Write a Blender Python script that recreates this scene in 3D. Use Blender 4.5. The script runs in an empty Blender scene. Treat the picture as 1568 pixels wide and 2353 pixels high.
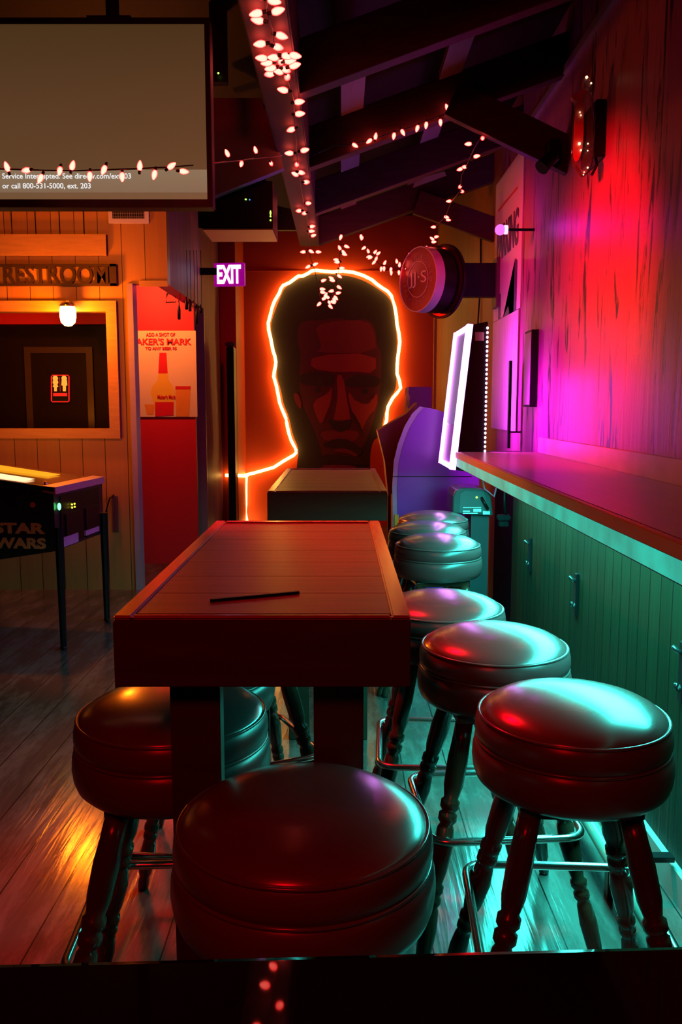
import bpy, bmesh, math, random
from math import sin, cos, pi, radians, atan2, sqrt
from mathutils import Vector, Matrix, Euler

sc = bpy.context.scene
COL = sc.collection
random.seed(7)

# ------------------------------------------------------------------ camera
F = 1950.0; CX = 784.0; CY = 1176.5; H = 1.36
TH = math.atan(244.5 / F); CT, ST = cos(TH), sin(TH)
cam_d = bpy.data.cameras.new('camera'); cam = bpy.data.objects.new('camera', cam_d); COL.objects.link(cam)
cam_d.sensor_fit = 'VERTICAL'; cam_d.sensor_height = 36.0; cam_d.lens = F / 2353.0 * 36.0
cam_d.clip_start = 0.02
cam.location = (0, 0, H); cam.rotation_euler = (pi / 2 - TH, 0, 0)
sc.camera = cam
sc.view_settings.view_transform = 'Standard'
sc.view_settings.look = 'None'
sc.view_settings.gamma = 1.0
sc.view_settings.exposure = 0.0
sc.view_settings.use_curve_mapping = False
sc.cycles.use_denoising = True
sc.cycles.max_bounces = 6
sc.cycles.diffuse_bounces = 0
sc.cycles.sample_clamp_indirect = 4.0
w = bpy.data.worlds.new('night'); sc.world = w; w.use_nodes = True
w.node_tree.nodes['Background'].inputs[0].default_value = (0.004, 0.0015, 0.002, 1)
w.node_tree.nodes['Background'].inputs[1].default_value = 1.0

# measured directions: where a sight line meets a plane of the room
def ray(u, v):
    x = (u - CX) / F; y = -(v - CY) / F
    return Vector((x, CT + y * ST, -ST + y * CT))
def PZ(u, v, z):
    d = ray(u, v); return d * ((z - H) / d.z) + Vector((0, 0, H))
def PY(u, v, y):
    d = ray(u, v); return d * (y / d.y) + Vector((0, 0, H))
def PX(u, v, x):
    d = ray(u, v); return d * (x / d.x) + Vector((0, 0, H))

def lamp(name, kind, loc, energy, color, size=0.05, rot=None, sy=None, spot=None, spread=None, parent=None, blend=0.6, aim=None):
    L = bpy.data.lights.new(name, kind); L.energy = energy; L.color = color
    if kind == 'AREA':
        L.size = size
        if spread: L.spread = radians(spread)
        if sy: L.shape = 'RECTANGLE'; L.size_y = sy
    else:
        L.shadow_soft_size = size
    if kind == 'SPOT':
        L.spot_size = radians(spot); L.spot_blend = blend
    o = bpy.data.objects.new(name, L); COL.objects.link(o); o.location = loc
    if rot: o.rotation_euler = rot
    if aim is not None:
        o.rotation_euler = (Vector(aim) - Vector(loc)).to_track_quat('-Z', 'Y').to_euler()
    return o

TEAL = (0.05, 1.0, 0.86); RED = (1.0, 0.0, 0.006); PURP = (0.62, 0.0, 1.0); AMB = (1.0, 0.17, 0.002)
# LED strip below the drink rail (teal), in three runs
for y0, y1 in ((1.7, 2.6), (2.6, 3.5), (3.5, 4.4)):
    lamp('teal_strip_light', 'AREA', (0.75, (y0 + y1) / 2, 1.025), 22.0, TEAL, size=0.22, sy=y1 - y0, spread=172,
         rot=(0, radians(7), 0))
# unseen red flood below the beam that washes the right wall, and the red room lamps
lamp('red_flood', 'SPOT', (-0.12, 3.05, 2.42), 270, RED, size=0.05, spot=68, blend=1.0, aim=(1.06, 3.62, 1.72))
lamp('red_table_lamp', 'SPOT', (-0.45, 2.9, 2.45), 230, RED, size=0.06, spot=62, blend=1.0, aim=(-0.32, 2.2, 1.0))
lamp('red_floor_lamp', 'SPOT', (-1.2, 2.2, 2.6), 90, RED, size=0.08, spot=50, blend=0.7, aim=(-1.1, 2.65, 0.0))
lamp('red_banner_fill', 'SPOT', (0.15, 4.6, 2.45), 45, RED, size=0.06, spot=75, blend=1.0, aim=(1.06, 5.3, 2.1))  # extra red light added to brighten the banner
lamp('amber_bar_lamp', 'SPOT', (-2.2, 3.7, 2.55), 95, AMB, size=0.08, spot=66, blend=1.0, aim=(-1.75, 6.2, 2.0))
lamp('amber_game_fill', 'SPOT', (-1.9, 5.3, 2.4), 85, AMB, size=0.05, spot=42, blend=0.8, aim=(-1.65, 4.85, 0.95))  # added spot, turns the pinball front orange
lamp('amber_jar_boost', 'SPOT', (-1.95, 5.95, 2.06), 130, AMB, size=0.03, spot=27, blend=0.5, aim=(0.72, 3.75, 1.02))  # added spot that strengthens the jar lamp toward the drink rail
lamp('red_bar_lamp', 'AREA', (-0.5, -0.5, 2.3), 11, RED, size=0.4, aim=(-0.1, 2.0, 0.7))
lamp('red_hall_lamp', 'SPOT', (-0.1, 6.6, 2.6), 38, RED, size=0.1, spot=80, blend=1.0, aim=(0.0, 9.6, 1.7))

# ------------------------------------------------------------------ materials
MATS = {}
def nt(name):
    m = bpy.data.materials.new(name); m.use_nodes = True
    n = m.node_tree.nodes; l = m.node_tree.links
    return m, n, l, n['Principled BSDF']
def setp(b, color=None, rough=None, metal=None, spec=None, trans=None, coat=None, ior=None):
    if color is not None: b.inputs['Base Color'].default_value = (*color, 1)
    if rough is not None: b.inputs['Roughness'].default_value = rough
    if metal is not None: b.inputs['Metallic'].default_value = metal
    if spec is not None: b.inputs['Specular IOR Level'].default_value = spec
    if trans is not None: b.inputs['Transmission Weight'].default_value = trans
    if coat is not None: b.inputs['Coat Weight'].default_value = coat; b.inputs['Coat Roughness'].default_value = 0.2
    if ior is not None: b.inputs['IOR'].default_value = ior
def mat(name, color, rough=0.5, metal=0.0, var=0.12, scale=12.0, stretch=(1, 1, 1), bump=0.0, spec=None, trans=None, coat=None):
    if name in MATS: return MATS[name]
    m, n, l, b = nt(name); setp(b, color, rough, metal, spec, trans, coat)
    tc = n.new('ShaderNodeTexCoord'); mp = n.new('ShaderNodeMapping'); mp.inputs['Scale'].default_value = stretch
    no = n.new('ShaderNodeTexNoise'); no.inputs['Scale'].default_value = scale; no.inputs['Detail'].default_value = 5
    l.new(tc.outputs['Object'], mp.inputs['Vector']); l.new(mp.outputs[0], no.inputs['Vector'])
    mx = n.new('ShaderNodeMixRGB')
    mx.inputs[1].default_value = (*[c * (1 - var) for c in color], 1); mx.inputs[2].default_value = (*[min(1, c * (1 + var)) for c in color], 1)
    l.new(no.outputs['Fac'], mx.inputs[0]); l.new(mx.outputs[0], b.inputs['Base Color'])
    if bump:
        bp = n.new('ShaderNodeBump'); bp.inputs['Strength'].default_value = bump; bp.inputs['Distance'].default_value = 0.01
        l.new(no.outputs['Fac'], bp.inputs['Height']); l.new(bp.outputs[0], b.inputs['Normal'])
    MATS[name] = m; return m
def emit(name, color, strength, base=(0.02, 0.02, 0.02)):
    if name in MATS: return MATS[name]
    m, n, l, b = nt(name); setp(b, base, 0.4)
    b.inputs['Emission Color'].default_value = (*color, 1); b.inputs['Emission Strength'].default_value = strength
    MATS[name] = m; return m
def planks(name, axis, width, c1, c2, rough=0.45, grain=(30, 30, 1.5), groove=0.03, gd=0.012, bump=0.25, knots=True, off=0.0, spec=None, wear=None, gcol=0.12):
    if name in MATS: return MATS[name]
    m, n, l, b = nt(name); setp(b, c1, rough, spec=spec)
    tc = n.new('ShaderNodeTexCoord'); sp = n.new('ShaderNodeSeparateXYZ'); l.new(tc.outputs['Object'], sp.inputs[0])
    def mth(op, a, bv=None, cv=None):
        k = n.new('ShaderNodeMath'); k.operation = op
        for i, x in enumerate((a, bv, cv)):
            if x is None: continue
            if isinstance(x, (int, float)): k.inputs[i].default_value = x
            else: l.new(x, k.inputs[i])
        return k.outputs[0]
    c = mth('DIVIDE', mth('ADD', sp.outputs[axis], 20.0 + off), width)
    idn = mth('FLOOR', c); fr = mth('FRACT', c)
    wn = n.new('ShaderNodeTexWhiteNoise'); wn.noise_dimensions = '1D'; l.new(idn, wn.inputs['W'])
    mp = n.new('ShaderNodeMapping'); mp.inputs['Scale'].default_value = grain; l.new(tc.outputs['Object'], mp.inputs['Vector'])
    cb = n.new('ShaderNodeCombineXYZ'); l.new(mth('MULTIPLY', wn.outputs['Value'], 37.0), cb.inputs[0]); l.new(mth('MULTIPLY', wn.outputs['Value'], 17.0), cb.inputs[2])
    l.new(cb.outputs[0], mp.inputs['Location'])
    g = n.new('ShaderNodeTexNoise'); g.inputs['Scale'].default_value = 1.0; g.inputs['Detail'].default_value = 6; g.inputs['Distortion'].default_value = 0.6
    l.new(mp.outputs[0], g.inputs['Vector'])
    f = mth('MULTIPLY_ADD', wn.outputs['Value'], 0.45, mth('MULTIPLY', g.outputs['Fac'], 0.6))
    mx = n.new('ShaderNodeMixRGB'); mx.inputs[1].default_value = (*c1, 1); mx.inputs[2].default_value = (*c2, 1); l.new(f, mx.inputs[0])
    col = mx.outputs[0]
    if wear:
        wnn = n.new('ShaderNodeTexNoise'); wnn.inputs['Scale'].default_value = 3.0; wnn.inputs['Detail'].default_value = 8; wnn.inputs['Roughness'].default_value = 0.7
        wm = n.new('ShaderNodeMapping'); wm.inputs['Scale'].default_value = (3, 0.8, 1); l.new(tc.outputs['Object'], wm.inputs['Vector']); l.new(wm.outputs[0], wnn.inputs['Vector'])
        rp = n.new('ShaderNodeValToRGB'); rp.color_ramp.elements[0].position = 0.45; rp.color_ramp.elements[1].position = 0.6
        l.new(wnn.outputs['Fac'], rp.inputs[0])
        mw = n.new('ShaderNodeMixRGB'); l.new(mth('MULTIPLY', rp.outputs[0], 0.6), mw.inputs[0]); l.new(col, mw.inputs[1]); mw.inputs[2].default_value = (*wear, 1)
        col = mw.outputs[0]
    if knots:
        vo = n.new('ShaderNodeTexVoronoi'); vo.inputs['Scale'].default_value = 3.3
        vm = n.new('ShaderNodeMapping'); vm.inputs['Scale'].default_value = (1, 1, 0.6); l.new(tc.outputs['Object'], vm.inputs['Vector']); l.new(vm.outputs[0], vo.inputs['Vector'])
        kn = mth('LESS_THAN', vo.outputs['Distance'], 0.055)
        mk = n.new('ShaderNodeMixRGB'); l.new(mth('MULTIPLY', kn, 0.75), mk.inputs[0]); l.new(col, mk.inputs[1]); mk.inputs[2].default_value = (*[x * 0.2 for x in c1], 1)
        col = mk.outputs[0]
    gr = mth('LESS_THAN', fr, groove)
    mg = n.new('ShaderNodeMixRGB'); l.new(gr, mg.inputs[0]); l.new(col, mg.inputs[1]); mg.inputs[2].default_value = (*[x * gcol for x in c1], 1)
    l.new(mg.outputs[0], b.inputs['Base Color'])
    hgt = mth('SUBTRACT', mth('MULTIPLY', g.outputs['Fac'], 0.35), gr)
    bp = n.new('ShaderNodeBump'); bp.inputs['Strength'].default_value = bump; bp.inputs['Distance'].default_value = gd
    l.new(hgt, bp.inputs['Height']); l.new(bp.outputs[0], b.inputs['Normal'])
    MATS[name] = m; return m
def scratched(name):
    m, n, l, b = nt(name); setp(b, (0.5, 0.42, 0.4), 0.38)
    tc = n.new('ShaderNodeTexCoord')
    def noise(scale, st, det=6, dist=0.0, rough=0.6):
        mp = n.new('ShaderNodeMapping'); mp.inputs['Scale'].default_value = st; l.new(tc.outputs['Object'], mp.inputs['Vector'])
        k = n.new('ShaderNodeTexNoise'); k.inputs['Scale'].default_value = scale; k.inputs['Detail'].default_value = det
        k.inputs['Distortion'].default_value = dist; k.inputs['Roughness'].default_value = rough
        l.new(mp.outputs[0], k.inputs['Vector']); return k.outputs['Fac']
    a = noise(1.0, (1, 14, 1.6), 7, 1.2)
    bnd = noise(1.0, (1, 2.2, 0.9), 3)
    fine = noise(1.0, (1, 60, 3), 4)
    r = n.new('ShaderNodeValToRGB'); e = r.color_ramp.elements
    e[0].position = 0.39; e[0].color = (1, 1, 1, 1); e[1].position = 0.45; e[1].color = (0, 0, 0, 1)
    l.new(a, r.inputs[0])
    r2 = n.new('ShaderNodeValToRGB'); e = r2.color_ramp.elements; e[0].position = 0.36; e[1].position = 0.50
    l.new(bnd, r2.inputs[0])
    mu = n.new('ShaderNodeMath'); mu.operation = 'MULTIPLY'; l.new(r.outputs[0], mu.inputs[0]); l.new(r2.outputs[0], mu.inputs[1])
    base = n.new('ShaderNodeMixRGB'); base.inputs[1].default_value = (0.55, 0.16, 0.34, 1); base.inputs[2].default_value = (0.36, 0.09, 0.22, 1); l.new(fine, base.inputs[0])
    mx = n.new('ShaderNodeMixRGB'); l.new(mu.outputs[0], mx.inputs[0]); l.new(base.outputs[0], mx.inputs[1]); mx.inputs[2].default_value = (0.035, 0.012, 0.016, 1)
    l.new(mx.outputs[0], b.inputs['Base Color'])
    bp = n.new('ShaderNodeBump'); bp.inputs['Strength'].default_value = 0.35; bp.inputs['Distance'].default_value = 0.01
    l.new(a, bp.inputs['Height']); l.new(bp.outputs[0], b.inputs['Normal'])
    return m

M_floor = planks('floor_boards', 0, 0.17, (0.14, 0.11, 0.095), (0.05, 0.042, 0.038), rough=0.15, grain=(30, 2.0, 1), groove=0.025, bump=0.35, knots=False, wear=(0.22, 0.21, 0.19))
M_rwall = scratched('red_washed_plywood')
M_bead = planks('bead_board', 1, 0.088, (0.017, 0.023, 0.010), (0.008, 0.012, 0.005), spec=0.15, rough=0.5, grain=(1, 40, 2), groove=0.07, bump=0.5, knots=False)
M_pine = planks('pine_boards', 0, 0.165, (0.66, 0.36, 0.10), (0.46, 0.20, 0.05), rough=0.42, grain=(22, 22, 1.3), groove=0.035, off=0.04)
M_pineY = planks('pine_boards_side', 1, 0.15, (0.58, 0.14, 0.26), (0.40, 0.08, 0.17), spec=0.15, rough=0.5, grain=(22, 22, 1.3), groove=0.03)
M_pineh = mat('pine_trim', (0.62, 0.34, 0.10), 0.42, var=0.25, scale=3, stretch=(2, 8, 14), bump=0.05)
M_rpineY = planks('right_far_boards', 1, 0.30, (0.55, 0.20, 0.07), (0.36, 0.11, 0.04), rough=0.5, grain=(20, 26, 1.6), groove=0.02)
M_back = mat('back_wall_paint', (0.62, 0.06, 0.008), 0.55, var=0.06, scale=4, bump=0.03)
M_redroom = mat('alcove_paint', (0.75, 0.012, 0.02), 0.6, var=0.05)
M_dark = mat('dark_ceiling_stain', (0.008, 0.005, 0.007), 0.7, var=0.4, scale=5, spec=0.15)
M_beam = mat('beam_timber', (0.10, 0.04, 0.045), 0.6, var=0.4, scale=2, stretch=(3, 3, 20), bump=0.15, spec=0.2)
M_beamL = mat('ridge_timber', (0.085, 0.04, 0.04), 0.6, var=0.4, scale=2, stretch=(14, 1, 14), bump=0.15)
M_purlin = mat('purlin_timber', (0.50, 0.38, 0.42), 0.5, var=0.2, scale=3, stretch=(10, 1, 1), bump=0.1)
M_drywall = mat('grey_soffit', (0.40, 0.36, 0.38), 0.6, var=0.35, scale=5)
M_blk = mat('black_plastic', (0.004, 0.004, 0.005), 0.4, var=0.2, spec=0.25)
M_blkm = mat('black_metal', (0.02, 0.02, 0.022), 0.3, metal=0.6, var=0.2)
M_table = mat('table_stain', (0.17, 0.028, 0.02), 0.36, var=0.45, scale=2.0, stretch=(2.0, 22, 22), bump=0.06)
M_tedge = mat('table_edge_stain', (0.42, 0.10, 0.11), 0.22, var=0.3, scale=2.0, stretch=(20, 2, 20), bump=0.04)
M_apron = mat('table_apron_stain', (0.05, 0.035, 0.022), 0.5, var=0.35, scale=2.0, stretch=(2, 20, 20), bump=0.05)
M_vinyl = mat('seat_vinyl', (0.13, 0.045, 0.045), 0.25, var=0.10, scale=9, bump=0.02, spec=1.0, coat=0.5)
M_vinylb = mat('band_vinyl', (0.12, 0.04, 0.04), 0.3, var=0.12, scale=9, bump=0.03, spec=0.6)
M_pipe = mat('seat_piping', (0.13, 0.07, 0.07), 0.2, spec=0.8)
M_leg = mat('turned_leg_wood', (0.075, 0.038, 0.022), 0.22, var=0.35, scale=14, spec=0.7)
M_chrome = mat('brushed_steel', (0.62, 0.60, 0.58), 0.22, metal=1.0, var=0.05)
M_ledge = mat('ledge_wood', (0.46, 0.27, 0.20), 0.28, var=0.2, scale=2, stretch=(14, 1.2, 4), bump=0.03)
M_ledgef = mat('nosing_amber_tint', (0.90, 0.50, 0.10), 0.38, var=0.15, scale=3, stretch=(6, 1, 10))  # amber lamplight on the nosing put into its orange colour
M_splash = mat('backsplash_board', (0.62, 0.48, 0.46), 0.35, var=0.3, scale=6, stretch=(1, 1, 2), bump=0.05)
M_counter = mat('polished_black_counter', (0.006, 0.003, 0.004), 0.025, var=0.3, spec=0.7)
M_white = mat('white_paper', (0.85, 0.80, 0.78), 0.5, var=0.03)
M_wire = mat('wire_green', (0.03, 0.015, 0.015), 0.4)
M_glass, n_, l_, b_ = nt('clear_acrylic'); setp(b_, (0.95, 0.9, 0.88), 0.05, trans=0.92, ior=1.25)
n_.new('ShaderNodeTexNoise')

# ------------------------------------------------------------------ mesh helper
class MB:
    def __init__(s): s.bm = bmesh.new()
    def box(s, a, b, bevel=0.0):
        a = Vector(a); b = Vector(b); c = (a + b) / 2; d = b - a
        t = bmesh.new(); bmesh.ops.create_cube(t, size=1.0)
        for v in t.verts: v.co = Vector((v.co.x * abs(d.x), v.co.y * abs(d.y), v.co.z * abs(d.z))) + c
        if bevel: bmesh.ops.bevel(t, geom=t.edges[:], offset=bevel, segments=2, affect='EDGES', clamp_overlap=True)
        s.add(t); return s
    def add(s, t, M=None):
        me = bpy.data.meshes.new('tmp'); t.to_mesh(me); t.free()
        if M is not None: me.transform(M)
        s.bm.from_mesh(me); bpy.data.meshes.remove(me); return s
    def mesh(s, me, M=None):
        me = me.copy()
        if M is not None: me.transform(M)
        s.bm.from_mesh(me); bpy.data.meshes.remove(me); return s
    def tube(s, pts, r, seg=10, closed=False, rr=None):
        pts = [Vector(p) for p in pts]; n = len(pts); rings = []
        for i, p in enumerate(pts):
            if closed: t = pts[(i + 1) % n] - pts[i - 1]
            else: t = pts[min(i + 1, n - 1)] - pts[max(i - 1, 0)]
            t.normalize()
            up = Vector((0, 0, 1)) if abs(t.z) < 0.95 else Vector((0, 1, 0))
            x = t.cross(up).normalized(); y = t.cross(x).normalized()
            q = rr[i] if rr else r
            rings.append([s.bm.verts.new(p + x * (q * cos(2 * pi * k / seg)) + y * (q * sin(2 * pi * k / seg))) for k in range(seg)])
        m = n if closed else n - 1
        for i in range(m):
            A = rings[i]; B = rings[(i + 1) % n]
            for k in range(seg):
                s.bm.faces.new((A[k], A[(k + 1) % seg], B[(k + 1) % seg], B[k]))
        if not closed:
            s.bm.faces.new(rings[0]); s.bm.faces.new(rings[-1][::-1])
        return s
    def lathe(s, prof, seg=48, M=None):
        t = bmesh.new(); rings = []
        for r, z in prof:
            if r < 1e-6: rings.append([t.verts.new((0, 0, z))])
            else: rings.append([t.verts.new((r * cos(2 * pi * k / seg), r * sin(2 * pi * k / seg), z)) for k in range(seg)])
        for A, B in zip(rings, rings[1:]):
            for k in range(seg):
                k2 = (k + 1) % seg
                if len(A) == 1 and len(B) == 1: continue
                if len(A) == 1: t.faces.new((A[0], B[k2], B[k]))
                elif len(B) == 1: t.faces.new((A[k], A[k2], B[0]))
                else: t.faces.new((A[k], A[k2], B[k2], B[k]))
        for R in (rings[0], rings[-1]) if prof[0] != prof[-1] else ():
            if len(R) > 1:
                try: t.faces.new(R)
                except Exception: pass
        return s.add(t, M)
    def prism(s, poly, d):
        """poly: list of 3-D points (planar), d: extrusion vector"""
        d = Vector(d); n = len(poly)
        A = [s.bm.verts.new(Vector(p)) for p in poly]; B = [s.bm.verts.new(Vector(p) + d) for p in poly]
        s.bm.faces.new(A); s.bm.faces.new(B[::-1])
        for i in range(n): s.bm.faces.new((A[i], A[(i + 1) % n], B[(i + 1) % n], B[i]))
        return s
    def ball(s, c, r, sx=1, sy=1, sz=1, u=14, v=9):
        t = bmesh.new(); bmesh.ops.create_uvsphere(t, u_segments=u, v_segments=v, radius=r)
        return s.add(t, Matrix.Translation(Vector(c)) @ Matrix.Diagonal((sx, sy, sz, 1)))
def wm(o):
    M = o.matrix_basis.copy()
    while o.parent:
        o = o.parent; M = o.matrix_basis @ M
    return M
def obj(name, mb, m, parent=None, smooth=False, local=False, label=None, bevel=0.0):
    bmesh.ops.recalc_face_normals(mb.bm, faces=mb.bm.faces[:])
    me = bpy.data.meshes.new(name); mb.bm.to_mesh(me); mb.bm.free()
    if parent is not None and not local: me.transform(wm(parent).inverted())
    me.materials.append(m)
    if smooth:
        for p in me.polygons: p.use_smooth = True
    o = bpy.data.objects.new(name, me); COL.objects.link(o)
    if parent is not None: o.parent = parent
    if smooth == 'auto':
        try: me.set_sharp_from_angle(angle=radians(38))
        except Exception: pass
    if bevel:
        b = o.modifiers.new('bevel', 'BEVEL'); b.width = bevel; b.segments = 2
    if label: o['label'] = label
    return o
def tag(o, label, cat, group=None, kind=None):
    o['label'] = label; o['category'] = cat
    if group: o['group'] = group
    if kind: o['kind'] = kind
    return o
def thing(name, label, cat, loc=(0, 0, 0), rotz=0.0, group=None):
    o = bpy.data.objects.new(name, None); COL.objects.link(o); o.empty_display_size = 0.05
    o.location = loc; o.rotation_euler = (0, 0, rotz)
    return tag(o, label, cat, group)
def struct(name, mb, m, smooth=False):
    o = obj(name, mb, m, smooth=smooth); o['kind'] = 'structure'; return o
def text_mesh(s, size=1.0, ext=0.002, bold=0.0, spacing=1.0, sx=1.0):
    cu = bpy.data.curves.new('t', 'FONT'); cu.body = s; cu.size = size; cu.extrude = ext; cu.align_x = 'CENTER'; cu.align_y = 'CENTER'
    cu.offset = bold; cu.space_character = spacing; cu.resolution_u = 4
    o = bpy.data.objects.new('t', cu); COL.objects.link(o)
    dg = bpy.context.evaluated_depsgraph_get(); dg.update()
    me = bpy.data.meshes.new_from_object(o.evaluated_get(dg))
    bpy.data.objects.remove(o); bpy.data.curves.remove(cu)
    if sx != 1.0: me.transform(Matrix.Diagonal((sx, 1, 1, 1)))
    return me
FRONT = Matrix.Rotation(pi / 2, 4, 'X')             # text standing up, read from the camera side (-Y)
def facing(loc, xdir, zdir=(0, 0, 1)):
    """matrix: text x -> xdir, text y -> zdir, text normal toward x cross z"""
    x = Vector(xdir).normalized(); z = Vector(zdir).normalized(); nrm = x.cross(z)
    M = Matrix((x, z, nrm)).transposed().to_4x4(); M.translation = Vector(loc); return M

# ------------------------------------------------------------------ room shell
YB = 9.60; XR = 1.06; XK = 0.94; XL = -1.235; YP = 6.20
struct('floor', MB().box((-3.2, -0.8, -0.05), (2.0, YB + 0.1, 0)), M_floor)
struct('ceiling', MB().prism([(-3.2, -0.8, 3.45), (-0.29, -0.8, 2.74), (-0.29, 6.3, 2.74), (-3.2, 6.3, 3.45)], (0, 0, 0.05))
       .prism([(-0.29, -0.8, 2.735), (1.3, -0.8, 3.28), (1.3, 6.3, 3.28), (-0.29, 6.3, 2.735)], (0, 0, 0.05))
       .box((-3.2, 6.3, 3.42), (1.3, YB + 0.1, 3.5)).prism([(-3.2, 6.3, 3.5), (-0.29, 6.3, 2.79), (1.3, 6.3, 3.33), (1.3, 6.3, 3.5)], (0, 0.02, 0)), M_dark)
struct('wall_right', MB().box((XR, -0.8, 1.0), (XR + 0.1, 5.8, 3.35)), M_rwall)
struct('wall_right_far', MB().box((XR, 5.8, 0), (XR + 0.1, YB + 0.1, 3.35)), M_rpineY)
struct('wall_right_lower', MB().box((XK, 0.6, 0), (XK + 0.03, 4.60, 1.07)).box((XK + 0.03, 4.56, 0), (XR, 4.60, 1.07)), M_bead)
struct('wall_right_base', MB().box((XR, -0.8, 0), (XR + 0.1, 5.8, 1.0)), M_dark)
struct('wall_back', MB().box((-3.2, YB, 0), (XR, YB + 0.1, 3.5)), M_back)
struct('wall_back_jog', MB().box((XL - 0.1, 8.85, 0), (-1.075, YB, 3.3)), M_back)
struct('wall_rear', MB().box((-3.2, -0.9, 0), (2.0, -0.8, 3.5)), M_dark)
struct('wall_far_left', MB().box((-3.3, -0.9, 0), (-3.2, YB, 3.5)), M_dark)
# plank partition with a window opening
def z_at(v, Y): return PY(784, v, Y).z
def x_at(u, v, Y): return PY(u, v, Y).x
wt, wb = z_at(712, YP), z_at(985, YP); wr = x_at(250, 850, YP)
xp = x_at(300, 900, YP); dt = z_at(652, YP)
struct('wall_left_partition', MB().box((-3.2, YP, 0), (xp, YP + 0.10, wb)).box((wr, YP, wb), (xp, YP + 0.10, wt))
       .box((-3.2, YP, wt), (xp, YP + 0.10, 3.45)).box((xp, YP, dt), (XL, YP + 0.10, 3.45)), M_pine)
struct('wall_left_side', MB().box((XL - 0.10, YP + 0.10, dt), (XL, 7.75, 3.3)).box((XL - 0.10, 7.75, 0), (XL, 8.85, 3.3)), M_pineY)
struct('trim_1', MB().box((-3.2, YP - 0.03, wt - 0.015), (wr + 0.075, YP, wt + 0.06)).box((wr, YP - 0.03, wb - 0.07), (wr + 0.075, YP, wt - 0.015))
       .box((-3.2, YP - 0.03, wb - 0.07), (wr, YP, wb)).box((-3.2, YP, wt - 0.012), (wr, YP + 0.1, wt)), M_pineh)
struct('trim_2', MB().box((xp, YP - 0.015, 0), (xp + 0.04, YP + 0.11, dt)), mat('pale_jamb', (0.5, 0.38, 0.42), 0.45))
struct('trim_3', MB().box((XL - 0.10, 7.72, 0), (XL + 0.012, 7.75, dt)), mat('jamb_red', (0.75, 0.30, 0.30), 0.4))
struct('trim_4', MB().box((XL - 0.2, YP - 0.012, dt - 0.02), (XL - 0.001, YP, dt + 0.02)), M_pineh)
# upper boarding: framed slats left of the vent, and a board below
def pbox(u0, v0, u1, v1, Y, t): # box on the partition face
    a = PY(u0, v0, Y); b = PY(u1, v1, Y); return (a.x, Y - t, b.z), (b.x, Y, a.z)
struct('trim_5', MB().box(*pbox(-60, 540, 247, 588, YP, 0.03)), M_pineh)
struct('trim_6', MB().box(*pbox(24, 470, 29, 538, YP, 0.004)).box(*pbox(79, 470, 84, 538, YP, 0.004)).box(*pbox(134, 470, 139, 538, YP, 0.004)).box(*pbox(190, 470, 195, 538, YP, 0.004)), M_blk)
# alcove
YA = 7.25
struct('wall_alcove', MB().box((-3.2, YA, 0), (XL - 0.0, YA + 0.05, 3.0)).box((-3.2, YP + 0.1, 2.55), (XL - 0.1, YA, 2.6)), M_redroom)
def slab(x0, y0, x1, y1, d, z1): return MB().prism([(x0, y0, 0), (x1, y1, 0), (x1, y1, z1), (x0, y0, z1)], (d, 0, 0))
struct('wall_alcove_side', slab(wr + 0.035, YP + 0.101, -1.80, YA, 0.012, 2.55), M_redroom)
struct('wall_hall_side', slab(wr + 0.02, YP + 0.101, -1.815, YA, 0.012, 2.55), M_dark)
# dark rear header over the hall
struct('wall_header', MB().box((XL, 8.0, 2.95), (-0.12, 8.06, 3.4)), mat('header_stain', (0.02, 0.004, 0.004), 0.6))
struct('trim_7', MB().box((XR - 0.02, -0.8, 2.90), (XR, 5.2, 2.935)), mat('wall_cap', (0.42, 0.30, 0.36), 0.4))
struct('trim_8', MB().box((XR - 0.03, YB - 0.05, 0), (XR, YB, 3.0)), M_pineh)
struct('baseboard_right', MB().box((XK - 0.02, 0.6, 0.0), (XK, 4.56, 0.09)), mat('base_strip', (0.45, 0.42, 0.38), 0.35))
struct('trim_9', MB().box((-1.20, YB - 0.012, z_at(622, YB) - 0.01), (XR - 0.05, YB, z_at(622, YB))), M_back)

# window-in-wall: dark hall door behind, with a restroom plate
struct('wall_hall', MB().box((-3.2, YA - 0.42, z_at(745, 6.83)), (-1.80, YA - 0.40, 2.55)), M_redroom)
dk = mat('dark_door_paint', (0.010, 0.004, 0.010), 0.5, var=0.3, spec=0.12)
dm = MB().box((-3.2, 6.80, 0), (-1.80, 6.85, z_at(748, 6.8)))
struct('door_1_surround', dm, dk)
door = thing('door_1', 'dark panelled hall door seen through the wall opening', 'door', (x_at(140, 900, 6.79), 6.79, 0)); door['kind'] = 'structure'
del door['category'], door['label']
X0 = x_at(60, 900, 6.78); X1 = x_at(216, 900, 6.78); ztp = z_at(797, 6.78)
fr = MB().box((X0, 6.77, 0), (X0 + 0.05, 6.80, ztp - 0.05)).box((X1 - 0.05, 6.77, 0), (X1, 6.80, ztp - 0.05)).box((X0, 6.77, ztp - 0.05), (X1, 6.80, ztp))
obj('door_frame', fr, mat('door_frame_paint', (0.05, 0.03, 0.05), 0.3), door)
obj('door_panel', MB().box((X0 + 0.05, 6.785, 0.0), (X1 - 0.05, 6.80, ztp - 0.05)), dk, door)

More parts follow.
